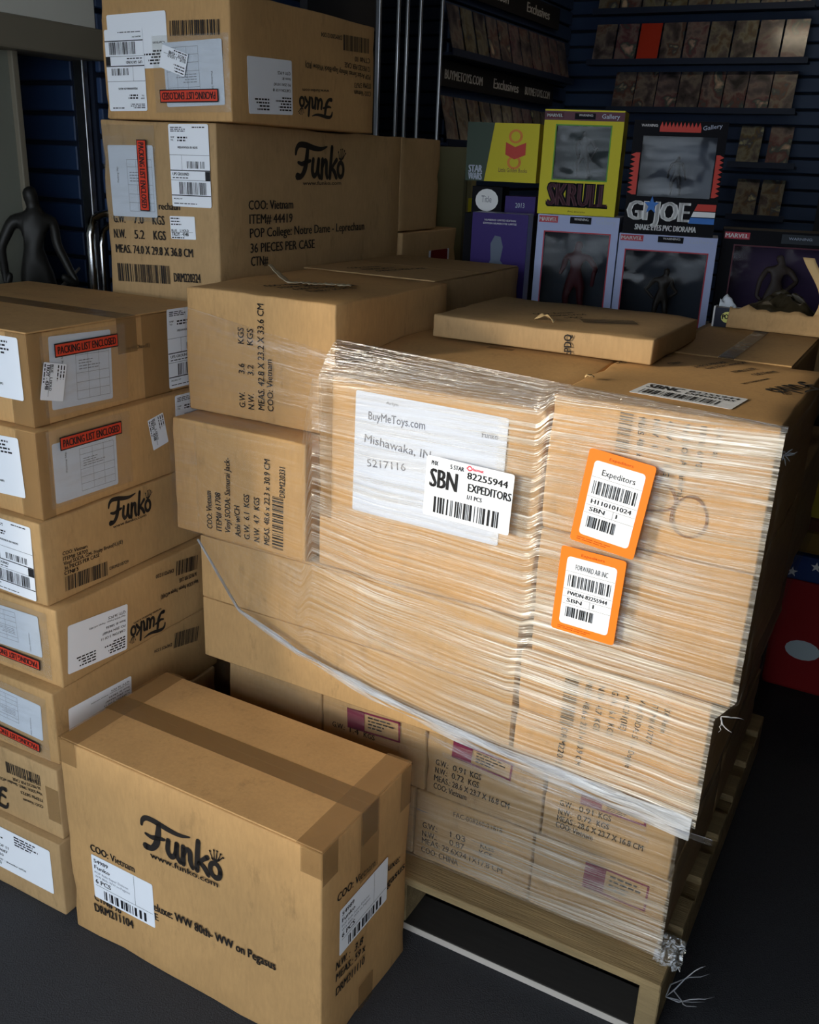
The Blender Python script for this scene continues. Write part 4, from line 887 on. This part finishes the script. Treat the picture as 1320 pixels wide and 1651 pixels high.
for k in range(9):
    x, y = rd.uniform(-.2, 1.3), rd.uniform(.75, 2.3)
    if 0 <= 0:
        o = MB().box(-.003, .003, -.0015, .0015, 0, .001).build('grit', TAN); o.location = (x, y, 0); o.rotation_euler = (0, 0, rd.uniform(0, 3)); tag(o, 'tiny pale crumb of grit on the dark asphalt', 'grit', 'pale grit crumbs on the asphalt')
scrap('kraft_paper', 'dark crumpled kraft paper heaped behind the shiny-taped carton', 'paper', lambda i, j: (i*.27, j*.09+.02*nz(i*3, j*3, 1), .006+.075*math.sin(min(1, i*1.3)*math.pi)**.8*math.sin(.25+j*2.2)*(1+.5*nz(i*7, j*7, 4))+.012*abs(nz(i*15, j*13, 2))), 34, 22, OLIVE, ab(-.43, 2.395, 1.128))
scrap('tissue_paper', 'crumpled white tissue beside the dark kraft paper', 'paper', lambda i, j: (i*.15, j*.038, .008+.055*(1-i*.8)*math.sin(.5+j*2.2)*(1+.5*nz(i*6, j*5, 9))+.01*abs(nz(i*14, j*11, 2))), 24, 14, mat('tissue', (226, 230, 238), .7), ab(-.455, 2.342, 1.133))
scrap('torn_flap', 'torn cardboard flap at the far edge of the shiny-taped carton', 'scrap', lambda i, j: (i*.24, .01+.02*j, .004+.045*j*(1+.25*nz(i*9, j*3, 3))), 24, 5, CARD2, ab(-.42, 2.27, 1.1425), solid=.004)
scrap('curled_strip', 'tan paper strip curling up beside the dark kraft paper', 'scrap', lambda i, j: (.03*math.sin(i*4)+(j-.5)*.025, .02*i, .02+.16*i), 20, 3, TAN, ab(-.255, 2.345, 1.127), solid=.0015)
pb = empty('small_toy_box', ab(-.425, 2.326, 1.1265), YAW+2, 'small black toy box with a round yellow emblem amid tissue', 'box'); MB().box(-.03, .03, -.012, .012, 0, .058).build('carton', mat('navy_card', (22, 26, 48), .45), pb, bevel=.001)
MB().box(-.034, -.0302, -.012, .012, 0, .06).build('side_panel', WHITEP, pb); fc = Face(lambda u, v, o: (u, -.012-o, v)); V = [(.015*math.cos(k*.524), .037+.013*math.sin(k*.524)) for k in range(12)]; fc.add(V, [tuple(range(12))], lambda x, y: (x, y), .0005); em = fc.build('emblem', mat('emblem_yellow', (228, 226, 130), .5), pb)
fc = Face(lambda u, v, o: (u, -.012-o, v)); put_text(fc, 'POP!', -.012, .032, .024, .011, 6, .0009, .03); fc.build('emblem_lettering', INKB, em)

# ---------------------------------------------------------------- toy counter and boxed toys
TY = 16
def tb(a, b, z): return ab(a, b, z, TY)
ct = empty('display_counter', tb(-.19, 2.80, 0), TY, 'dark counter behind the pallet carrying boxed toys', 'counter')
MB().box(-.49, .52, -.19, .2, 0, 1.03).build('cabinet', BLACK, ct, bevel=.004); MB().box(-.5, .53, -.2, .21, 1.0302, 1.06).build('top', mat('counter_top', (60, 56, 54), .4), ct, bevel=.003)
_fig = {}
def skin_mesh(key, nodes, edges, sub=1):
    if key in _fig: return _fig[key]
    me = bpy.data.meshes.new('fig'); me.from_pydata([n[:3] for n in nodes], edges, []); ob = bpy.data.objects.new('fig', me); COL.objects.link(ob)
    sk = ob.modifiers.new('skin', 'SKIN'); sk.use_smooth_shade = True
    for i, n in enumerate(nodes): me.skin_vertices[0].data[i].radius = (n[3], n[3]*(n[4] if len(n) > 4 else 1)); me.skin_vertices[0].data[i].use_root = (i == 0)
    ob.modifiers.new('sub', 'SUBSURF').levels = sub; ob.modifiers['sub'].render_levels = sub
    dg = bpy.context.evaluated_depsgraph_get(); r = bpy.data.meshes.new_from_object(ob.evaluated_get(dg)); bpy.data.objects.remove(ob); _fig[key] = r; return r
def figure(seed):
    rd = random.Random(seed); s = lambda a: rd.uniform(-a, a)
    N = [(0, 0, .50, .075, .75), (s(.03), 0, .62, .08, .7), (s(.04), 0, .76, .10, .6), (s(.05), 0, .845, .04), (s(.06), -.01, .91, .062), (N_ := s(.03), 0, .965, .045)]
    E = [(0, 1), (1, 2), (2, 3), (3, 4), (4, 5)]
    for sd in (-1, 1):
        i = len(N); N += [(sd*.14, 0, .77, .045), (sd*(.2+s(.06)), -.05+s(.05), .62+s(.05), .036), (sd*(.2+s(.1)), -.11+s(.06), .52+s(.12), .028), (sd*(.2+s(.1)), -.13, .47+s(.12), .026)]; E += [(2, i), (i, i+1), (i+1, i+2), (i+2, i+3)]
        i = len(N); N += [(sd*.075, 0, .44, .065), (sd*(.11+s(.04)), -.03+s(.03), .26, .048), (sd*(.12+s(.06)), .02, .05, .032), (sd*(.125+s(.05)), -.07, .02, .028)]; E += [(0, i), (i, i+1), (i+1, i+2), (i+2, i+3)]
    return skin_mesh(('f', seed), N, E)
PANE = clear_film('window_plastic', (225, 230, 236), .012, .05, 9, 12, .12, .1, (.55, .8), .2)
def toy_box(label, a, b, z, w, d, h, front_m, side_m, win, back_m, fig, prts, yaw=TY, figm=None, figs=1.0):
    root = empty('boxed_toy', ab(a+w/2, b+d/2, z, yaw), yaw, label, 'toy box'); t = .003
    mb = MB(); mb.box(-w/2, -w/2+t, -d/2+t, d/2, 0, h); mb.box(w/2-t, w/2, -d/2+t, d/2, 0, h); mb.box(-w/2+t, w/2-t, d/2-t, d/2, 0, h); mb.box(-w/2+t, w/2-t, -d/2+t, d/2-t, 0, t); mb.box(-w/2+t, w/2-t, -d/2+t, d/2-t, h-t, h); mb.build('carton', side_m, root)
    if win:
        x0, x1, z0, z1 = win; mb = MB(); mb.box(-w/2, x0, -d/2, -d/2+t, 0, h); mb.box(x1, w/2, -d/2, -d/2+t, 0, h); mb.box(x0, x1, -d/2, -d/2+t, 0, z0); mb.box(x0, x1, -d/2, -d/2+t, z1, h); fp = mb.build('front_panel', front_m, root)
        e = .003; mb = MB(); mb.box(x0-e, x0, -d/2-.0006, -d/2, z0-e, z1+e); mb.box(x1, x1+e, -d/2-.0006, -d/2, z0-e, z1+e); mb.box(x0, x1, -d/2-.0006, -d/2, z0-e, z0); mb.box(x0, x1, -d/2-.0006, -d/2, z1, z1+e); mb.build('window_rim', back_m[1], fp)
        MB().box(-w/2+.006, w/2-.006, d/2-.012, d/2-.008, .005, h-.005).build('backdrop', back_m[0], root)
        sd = int(abs(a)*1000); grid_sheet('window_pane', PANE, root, lambda i, j: (x0+(x1-x0)*i, -d/2+.0045+.003*nz(i*2.5, j*2.5, sd)+.002*abs(nz(i*5, j*5, sd+2)), z0+(z1-z0)*j), 20, 20, x1-x0, z1-z0)
        if fig is not None:
            fo = link('figure', figure(fig).copy(), None, root); fo.data.materials.clear(); fo.data.materials.append(figm or mat('dark_figure', (36, 32, 36), .45)); k = (z1-z0)*.92*figs; fo.scale = (k, k*.7, k); fo.location = ((x0+x1)/2, .0, z0+.004)
    else: fp = MB().box(-w/2, w/2, -d/2, -d/2+t, 0, h).build('front_panel', front_m, root)
    P = lambda u, v, o: (-w/2+u*w, -d/2-o, v*h)
    for it in prts:
        fc = Face(P)
        if it[0] == 't': put_text(fc, it[1], *it[2:6], it[6] if len(it) > 6 else 0, it[9] if len(it) > 9 else .0008, it[8] if len(it) > 8 else .02); fc.build('printed_lettering', it[7], root)
        elif it[0] == 'r': rect(fc, it[1], it[2], it[3], it[4], lambda x, y: (x, y), it[6] if len(it) > 6 else .0005); fc.build('printed_block', it[5], root)
        elif it[0] == 'p': fc.add(it[1], [tuple(range(len(it[1])))], lambda x, y: (x, y), it[3] if len(it) > 3 else .0006); fc.build('printed_shape', it[2], root)
    return root
YEL = mat('toy_yellow', (208, 196, 48), .4, spec=.08); LAV = mat('toy_lavender', (168, 178, 214), .4, spec=.08); TBLK = mat('toy_black', (20, 20, 25), .6, spec=.08); PUR = mat('toy_purple', (58, 42, 108), .4, spec=.08); GRN = mat('toy_green', (86, 150, 48), .5); MRED = mat('marvel_red', (170, 44, 62), .5); DGREY = mat('dark_backdrop', (40, 46, 54), .6); SMOKE = mat('smoke_backdrop', (46, 58, 54), .6); MAROON = mat('maroon', (84, 30, 48), .5); SILVER = mat('silver_print', (170, 180, 200), .35); PWALL = mat('purple_backdrop', (66, 42, 76), .6); JB = mat('print_blue', (44, 110, 190), .5); RB = mat('burst_red', (196, 50, 34), .5)
mv = lambda u=.02, v=.945, w=.22, h=.032: [('r', u-.005, v-.012, u+w+.01, v+h+.012, MRED), ('t', 'MARVEL', u, v, w, h, 0, WHITEP, .03, .0009)]
wn_ = lambda u=.4, v=.945: [('r', u, v-.012, u+.26, v+.045, TBLK, .0007), ('t', 'WARNING:', u+.05, v+.016, .18, .02, 0, WHITEP, .01, .001)]
toy_box('lavender boxed toy with a red figure behind its window', -.428, 2.61, 1.06, .213, .12, .299, LAV, LAV, (-.085, .085, .02, .255), (DGREY, MRED), 3, mv()+wn_()+[('t', 'Gallery', .72, .94, .24, .035, 0, SILVER, 0)], figm=mat('red_figure', (70, 16, 22), .5))
toy_box('lavender boxed toy with a wide window under the black box', -.211, 2.605, 1.06, .245, .13, .263, LAV, LAV, (-.102, .102, .02, .222), (DGREY, MRED), 5, mv()+wn_()+[('t', 'Gallery', .72, .94, .24, .035, 0, SILVER, 0)], figm=mat('armour_figure', (48, 40, 32), .4, .3), figs=.85)
def jag(x0, x1, y0, y1, n, vert):
    pts = []
    for i in range(n+1):
        t = i/n; pts.append((x0+(x1-x0)*t, y0) if not vert else (x0, y0+(y1-y0)*t))
    for i in range(2*n, -1, -1):
        t = i/(2*n); k = 1 if i % 2 else .45; pts.append((x0+(x1-x0)*t, y0+(y1-y0)*k) if not vert else (x0+(x1-x0)*k, y0+(y1-y0)*t))
    return pts
toy_box('yellow boxed toy with maroon SKRULL lettering', -.435, 2.63, 1.3595, .203, .115, .256, YEL, YEL, (-.068, .07, .088, .218), (SMOKE, GRN), 7, [('r', 0, .9, 1, .985, MAROON)]+mv(.03, .93, .2, .03)+wn_(.38, .925)+[('t', 'Gallery', .72, .925, .22, .04, 0, SILVER, 0), ('t', 'SKRULL', .1, .075, .8, .235, 0, TBLK, .07, .0008), ('t', 'SKRULL', .115, .09, .775, .21, 0, MAROON, .025, .0013), ('t', 'PVC Diorama', .4, .025, .22, .016, 0, TBLK, 0)], figm=mat('green_figure', (40, 42, 36), .4))
toy_box('black boxed toy with white GI JOE lettering', -.206, 2.62, 1.3235, .227, .125, .272, TBLK, TBLK, (-.088, .092, .092, .236), (mat('pale_backdrop', (70, 76, 88), .5), TBLK), 9,
        [('p', jag(.28, .72, .905, .99, 11, False), RB), ('p', jag(.1, .0, .35, .72, 9, True), RB), ('p', jag(.915, 1.0, .35, .72, 9, True), RB), ('t', 'WARNING:', .08, .945, .18, .022, 0, WHITEP, .01), ('t', 'Gallery', .74, .925, .2, .035, 8, SILVER, 0),
         ('t', 'GI JOE', .02, .125, .70, .17, 0, WHITEP, .045), ('p', [(.29+.085*math.cos(math.pi/2+k*math.pi/5)*(1 if k % 2 == 0 else .42), .26+.085*math.sin(math.pi/2+k*math.pi/5)*(1 if k % 2 == 0 else .42)) for k in range(10)], JB, .0012),
         ('p', [(.76, .23), (.99, .23), (.99, .29), (.79, .29)], RB), ('p', [(.735, .175), (.99, .175), (.99, .222), (.755, .222)], WHITEP), ('p', [(.71, .115), (.99, .115), (.99, .168), (.73, .168)], JB), ('t', 'SNAKE EYES PVC DIORAMA', .13, .035, .68, .05, 0, WHITEP, .03)], figm=mat('black_figure', (30, 30, 34), .3), figs=.75)
toy_box('dark boxed toy with a wide window on the counter end', .046, 2.66, 1.06, .285, .12, .285, TBLK, TBLK, (-.11, .128, .03, .245), (PWALL, MAROON), 11, mv(.02, .93, .2, .035)+[('r', .5, .9, .86, .98, DGREY), ('t', 'WARNING:', .56, .935, .2, .022, 0, SILVER, .01, .001)], figm=mat('fawn_figure', (82, 66, 56), .5))
toy_box('purple toy box with plain grey cover art', -.617, 2.66, 1.06, .155, .08, .292, PUR, LAV, None, None, None, [('t', 'NUMBERED LIMITED EDITION', .22, .93, .56, .016, 0, WHITEP, .02), ('t', 'EDITION NUMEROTEE LIMITEE', .2, .9, .6, .016, 0, WHITEP, .02), ('p', [(.25+.35*x, .3+.5*y) for x, y in ((.0, 0), (.1, .35), (.35, .55), (.3, .85), (.5, 1), (.8, .98), (.95, .8), (.85, .55), (1.2, .4), (1.5, 0))], mat('grey_art', (92, 104, 124), .5))])
toy_box('dark plain box behind the purple toy box', -.66, 2.745, 1.06, .2, .12, .285, TBLK, TBLK, None, None, None, [])
toy_box('small white-fronted book box on the dark plain box', -.643, 2.75, 1.3455, .086, .1, .072, TBLK, TBLK, None, None, None, [('p', [(.5+.38*math.cos(k*.4), .5+.42*math.sin(k*.4)) for k in range(16)], WHITEP), ('t', 'Title', .32, .42, .34, .24, 0, GREY, 0, .001)])
toy_box('small purple box beside the white-fronted book box', -.547, 2.75, 1.3455, .085, .1, .05, PUR, PUR, None, None, None, [('t', '2013', .35, .4, .3, .25, 0, SILVER, 0)])
ring = lambda cx, cy, rx, ry, t: [(ribbon2d([(cx+rx*math.cos(k*.524), cy+ry*math.sin(k*.524)) for k in range(13)], [t]*13))]
lg = toy_box('yellow box with a red book emblem and STAR WARS lettering', -.666, 2.75, 1.432, .2, .1, .152, YEL, YEL, None, None, None, [('p', [(0, 0), (.27, 0), (.38, 1), (0, 1)], mat('green_art', (40, 62, 44), .5)), ('t', 'STAR', .04, .15, .2, .12, 0, SILVER, .02, .0011), ('t', 'WARS', .04, .02, .2, .12, 0, SILVER, .02, .0011), ('p', [(.55, .68), (.68, .6), (.83, .68), (.83, .47), (.68, .39), (.55, .47)], RB, .0012), ('t', 'Little Golden Books', .47, .17, .4, .07, 0, MAROON, 0)])
for cy in (.78, .34):
    fc = Face(lambda u, v, o: (-.1+u*.2, -.05-o, v*.152)); V, F = ribbon2d([(.68+.08*math.cos(k*.524), cy+.1*math.sin(k*.524)) for k in range(13)], [.035]*13); fc.add(V, F, lambda x, y: (x, y), .0007); fc.build('emblem', mat('emblem_orange', (220, 130, 40), .5), lg)

# ---------------------------------------------------------------- far walls: racks of comics, signs, cabinet
def comic_cover():
    m = bpy.data.materials.new('comic_cover'); m.use_nodes = True; N = m.node_tree.nodes; L = m.node_tree.links; p = N['Principled BSDF']; p.inputs['Roughness'].default_value = .35; p.inputs['Coat Weight'].default_value = .6; p.inputs['Coat Roughness'].default_value = .12
    tc = N.new('ShaderNodeTexCoord'); oi = N.new('ShaderNodeObjectInfo'); sc = N.new('ShaderNodeVectorMath'); sc.operation = 'SCALE'; sc.inputs[0].default_value = (13, 7, 29); L.new(oi.outputs['Random'], sc.inputs['Scale']); ad = N.new('ShaderNodeVectorMath'); L.new(tc.outputs['Object'], ad.inputs[0]); L.new(sc.outputs[0], ad.inputs[1])
    n = N.new('ShaderNodeTexNoise'); n.inputs['Scale'].default_value = 11; n.inputs['Detail'].default_value = 4; n.inputs['Distortion'].default_value = .35; L.new(ad.outputs[0], n.inputs['Vector'])
    r = N.new('ShaderNodeValToRGB'); L.new(n.outputs['Fac'], r.inputs[0]); e = r.color_ramp.elements; e[0].position = .3; e[0].color = lin((30, 28, 34)); e[1].position = .72; e[1].color = lin((196, 180, 150))
    for pos, c in ((.42, (84, 76, 78)), (.5, (120, 112, 104)), (.58, (92, 62, 54)), (.64, (60, 78, 84))): q = e.new(pos); q.color = lin(c)
    h = N.new('ShaderNodeHueSaturation'); L.new(r.outputs[0], h.inputs['Color']); mr = N.new('ShaderNodeMapRange'); mr.inputs[3].default_value = .42; mr.inputs[4].default_value = .58; L.new(oi.outputs['Random'], mr.inputs[0]); L.new(mr.outputs[0], h.inputs['Hue']); L.new(h.outputs[0], p.inputs['Base Color']); return m
COVER = comic_cover(); REDCOVER = mat('red_cover', (180, 58, 40), .35, coat=.6)
cm = MB().box(-.055, .055, -.002, .002, 0, .19).mesh('comic_book'); cm.materials.append(COVER); cmr = MB().box(-.055, .055, -.002, .002, 0, .19).mesh('comic_book'); cmr.materials.append(REDCOVER)
LEDGE = mat('ledge_blue', (30, 42, 66), .5)
def comic_row(wallname, along, p0, p1, z, n, group, label, red=()):
    L = abs(p1-p0); tilt = R(14)
    lg_ = MB().box(-L/2-.02, L/2+.02, -.075, .0, 0, .012); lg_.box(-L/2-.02, L/2+.02, -.075, -.069, .012, .028); le = lg_.build('display_ledge', LEDGE); tag(le, 'dark ledge holding the '+group, 'shelf')
    if along == 'B': le.location = ab(-2.0315, (p0+p1)/2, z-.014); le.rotation_euler = (0, 0, -R(YAW)+R(90))
    else: le.location = ab((p0+p1)/2, BK-.0485, z-.014); le.rotation_euler = (0, 0, -R(YAW))
    for i in range(n):
        o = link('comic_book', cmr if i in red else cm); t = p0+(p1-p0)*(i+.5)/n
        if along == 'B': o.location = ab(-1.972, t, z+.0005); o.rotation_euler = Matrix.Rotation(-R(YAW)+R(90), 3, 'Z').__matmul__(Matrix.Rotation(-tilt, 3, 'X')).to_euler()
        else: o.location = ab(t, BK-.108, z+.0005); o.rotation_euler = Matrix.Rotation(-R(YAW), 3, 'Z').__matmul__(Matrix.Rotation(-tilt, 3, 'X')).to_euler()
        if i in red: tag(o, 'red-covered bagged comic on the '+group, 'comic')
        else: tag(o, label, 'comic', group)
comic_row('l', 'B', 3.87, 5.27, 1.905, 11, 'comics under the upper sign', 'bagged comic standing on the side-wall ledge under the upper sign')
comic_row('l', 'B', 3.86, 5.12, 1.555, 10, 'comics under the lower sign', 'bagged comic standing on the side-wall ledge under the lower sign')
for a0, a1, z, n, nm, red in ((-1.88, -.82, 2.245, 9, 'top', ()), (-1.89, -.81, 2.005, 9, 'second', (2,)), (-1.755, -.83, 1.775, 8, 'third', ()), (-1.08, -.79, 1.522, 2, 'fourth', ()), (-1.05, -.80, 1.268, 2, 'fifth', ())):
    comic_row('b', 'A', a0, a1, z, n, 'comics on the %s ledge of the far wall' % nm, 'bagged comic on the %s ledge of the dark far wall' % nm, red)
def sign(z, parts, label):
    root = empty('wall_sign', ab(-2.03, 4.52, z), YAW, label, 'sign'); MB().box(-.006, .006, -.66, .66, 0, .1).build('board', BLACK, root); fc = Face(lambda u, v, o: (.006+o, -.66+u, v))
    for s, u, w, h in parts: fc = Face(lambda u, v, o: (.006+o, -.66+u, v)); put_text(fc, s, u, .03, w, h, 0, .001, .03); fc.build('lettering', WHITEP, root)
sign(1.778, [('BUYMETOYS.COM', .05, .38, .036), ('Exclusives', .55, .3, .042), ('BUYMETOYS.COM', .93, .34, .036)], 'black sign with white lettering between the two side-wall comic ledges')
sign(2.142, [('BUYMETOYS.COM', .28, .38, .036), ('Exclusives', .88, .3, .042)], 'black sign with white lettering above the upper side-wall comic ledge')
tp = empty('hanging_toy_pack', ab(-2.025, 3.71, 1.60), YAW, 'orange hanging toy pack on the blue side wall', 'toy'); MB().box(0, .006, -.09, .09, .09, .26).build('header_card', mat('pack_orange', (216, 140, 30), .5), tp); MB().box(.006, .04, -.08, .085, 0, .14).build('blister', mat('pack_toy', (150, 70, 40), .4, vary=(.6, 18, (1, 1, 1))), tp, bevel=.012)
cb = empty('display_cabinet', ab(-1.875, 3.06, 0), YAW, 'tall dark glass display cabinet with aluminium uprights', 'cabinet')
MB().box(-.15, -.12, -.2, .24, 0, 2.3).build('back_panel', DARKW, cb); MB().box(-.15, .15, -.2, .24, 0, .1).build('base', BLACK, cb); MB().box(-.15, .15, -.2, .24, 2.3, 2.36).build('top', BLACK, cb); MB().box(.146, .149, -.19, .23, .1, 2.3).build('glass_front', glass('cabinet_glass', (60, 66, 76), .03), cb)
for y in (-.19, -.07, -.01, .08, .235): MB().box(.138, .154, y-.006, y+.006, .1, 2.3).build('upright', ALU, cb, bevel=.002)
for z in (.5, .95, 1.4, 1.85): MB().box(-.12, .14, -.19, .23, z, z+.008).build('glass_shelf', glass('shelf_glass', (150, 160, 165), .05), cb)
pb2 = empty('olive_panel', ab(-1.645, 3.34, 0), YAW, 'pale olive upright panel behind the plain carton end', 'panel'); MB().box(-.10, .06, -.02, .02, 0, 1.53).build('board', mat('olive_board', (138, 132, 96), .6, vary=(.1, 5, (1, 1, 1))), pb2, bevel=.003); MB().box(.03, .042, -.024, -.0202, .6, 1.45).build('edge_strip', mat('olive_edge', (108, 104, 80), .6), pb2)
for i, (c, lab) in enumerate(((YEL, 'yellow'), (MAROON, 'maroon'), (PUR, 'purple'))):
    o = MB().box(-.008, .008, -.1, .1, 0, .28+.02*i).build('upright_book', c, None, bevel=.001); o.location = ab(-1.53+.022*i, 3.3, 1.08); o.rotation_euler = (0, 0, -R(YAW)); tag(o, '%s spine of an upright book beside the olive panel' % lab, 'book')
bs = empty('book_stand', ab(-1.50, 3.3, 0), YAW, 'dark stand carrying upright books beside the olive panel', 'stand'); MB().box(-.055, .12, -.12, .12, 0, 1.05).build('body', BLACK, bs); MB().box(-.06, .125, -.125, .125, 1.0502, 1.0795).build('top', DARKW, bs)
# right-hand background: dark shelving and a printed storage box
sh = empty('dark_shelving', ab(.05, 4.0, 0), YAW, 'tall dark shelving at the right of the shop', 'shelf'); MB().box(-.5, .5, .18, .2, 0, 2.1).build('back_panel', BLACK, sh); MB().box(-.5, -.48, -.2, .18, 0, 2.1).build('upright', BLACK, sh); MB().box(.48, .5, -.2, .18, 0, 2.1).build('upright', BLACK, sh)
for z in (.1, .5, .9, 1.3, 1.7, 2.08): MB().box(-.48, .48, -.2, .18, z, z+.02).build('shelf', BLACK, sh)
RBX = empty('storage_box', ab(-.03, 2.98, 0), YAW, 'red storage box with a white oval and star-spangled blue band', 'box'); RED = mat('cloth_red', (150, 22, 26), .7); MB().box(-.22, .22, -.17, .17, 0, .36).build('body', RED, RBX, bevel=.012); MB().box(-.225, .225, -.175, .175, .3602, .44).build('lid', mat('star_blue', (30, 56, 110), .6), RBX, bevel=.008)
for k in range(7):
    fc = Face(lambda u, v, o: (u, -.175-o, v)); cx, cy = -.19+k*.062, .385+.028*(k % 2); fc.add([(cx+.016*math.cos(math.pi/2+q*math.pi/5)*(1 if q % 2 == 0 else .4), cy+.016*math.sin(math.pi/2+q*math.pi/5)*(1 if q % 2 == 0 else .4)) for q in range(10)], [tuple(range(10))], lambda x, y: (x, y), .0008); fc.build('printed_star', WHITEP, RBX)
fc = Face(lambda u, v, o: (u, -.17-o, v)); fc.add([(-.12+.05*math.cos(k*.4), .14+.032*math.sin(k*.4)) for k in range(16)], [tuple(range(16))], lambda x, y: (x, y), .0008); fc.build('printed_oval', mat('pale_oval', (200, 214, 220), .6), RBX)
YB = empty('folded_textiles', ab(-.03, 2.98, .4405), YAW, 'folded ochre and brown textiles on the red storage box', 'textile')
for i, (c, h0, h1) in enumerate((((120, 92, 40), 0, .07), ((92, 50, 34), .071, .11), ((168, 148, 44), .111, .19))): MB().box(-.21+.01*i, .2, -.16, .15, h0, h1).build('folded_cloth', mat('cloth%d' % i, c, .8, vary=(.2, 10, (1, 1, 1))), YB, bevel=.014)

# ---------------------------------------------------------------- left: statue behind the glass, hand truck
st = empty('statue', ab(-1.985, 1.675, 0), YAW, 'dark figure statue standing before the shop window', 'statue')
BR = mat('statue_dark', (34, 33, 31), .45, .3, vary=(.3, 14, (1, 1, 1))); fo = link('body', figure(21).copy(), None, st); fo.data.materials.clear(); fo.data.materials.append(BR); fo.scale = (.34, .34, .42); fo.location = (0, 0, .98); fo.rotation_euler = (0, 0, R(45))
MB().box(-.04, .05, -.035, .05, 0, .98).build('plinth', DARKW, st, bevel=.005); MB().tube([(.05, -.04, 1.10), (.06, .08, 1.19)], [.008, .003], 6).build('blade', ALU, st)
ht = empty('hand_truck', ab(-1.965, 1.955, 0), YAW, 'chrome hand truck standing by the shop window', 'hand truck')
def loop(y0, y1, zt, x): r = .05; return [(x, y0, .12), (x, y0, zt-r)]+[(x, y0+r-r*math.cos(t), zt-r+r*math.sin(t)) for t in (.4, .8, 1.2, 1.57)]+[(x, y1-r+r*math.sin(t), zt-r+r*math.cos(t)) for t in (.3, .7, 1.1, 1.57)]+[(x, y1, .12)]
MB().tube(loop(-.12, .2, 1.315, 0), .011, 8).build('outer_frame', CHROME, ht, smooth=True); MB().tube(loop(-.095, .175, 1.29, .012), .007, 8).build('inner_frame', CHROME, ht, smooth=True)
for z in (.35, .7, 1.0): MB().tube([(0, -.12, z), (0, .2, z)], .008, 6).build('crossbar', CHROME, ht)
MB().box(-.01, .09, -.12, .2, .0, .008).build('toe_plate', CHROME, ht)
for y in (-.14, .22): MB().tube([(-.03, y-.02, .1), (-.03, y+.02, .1)], .1, 18).build('wheel', BLACK, ht)
MB().tube([(-.03, -.13, .1), (-.03, .21, .1)], .008, 6).build('axle', CHROME, ht)

# ---------------------------------------------------------------- added fill lamp, unseen, brightening comics and toys
cl = empty('added_fill_lamp', ab(-.6, 4.3, 2.82), YAW, 'added unseen fill lamp deep inside the shop', 'lamp'); MB().box(-.6, .6, -.08, .08, .03, .08).build('housing', WHITEP, cl, bevel=.004)
MB().box(-.58, .58, -.06, .06, .012, .03).build('tube_cover', mat('fill_lamp_glow', (255, 240, 215), .5, emit=((255, 236, 205), 9.0)), cl)
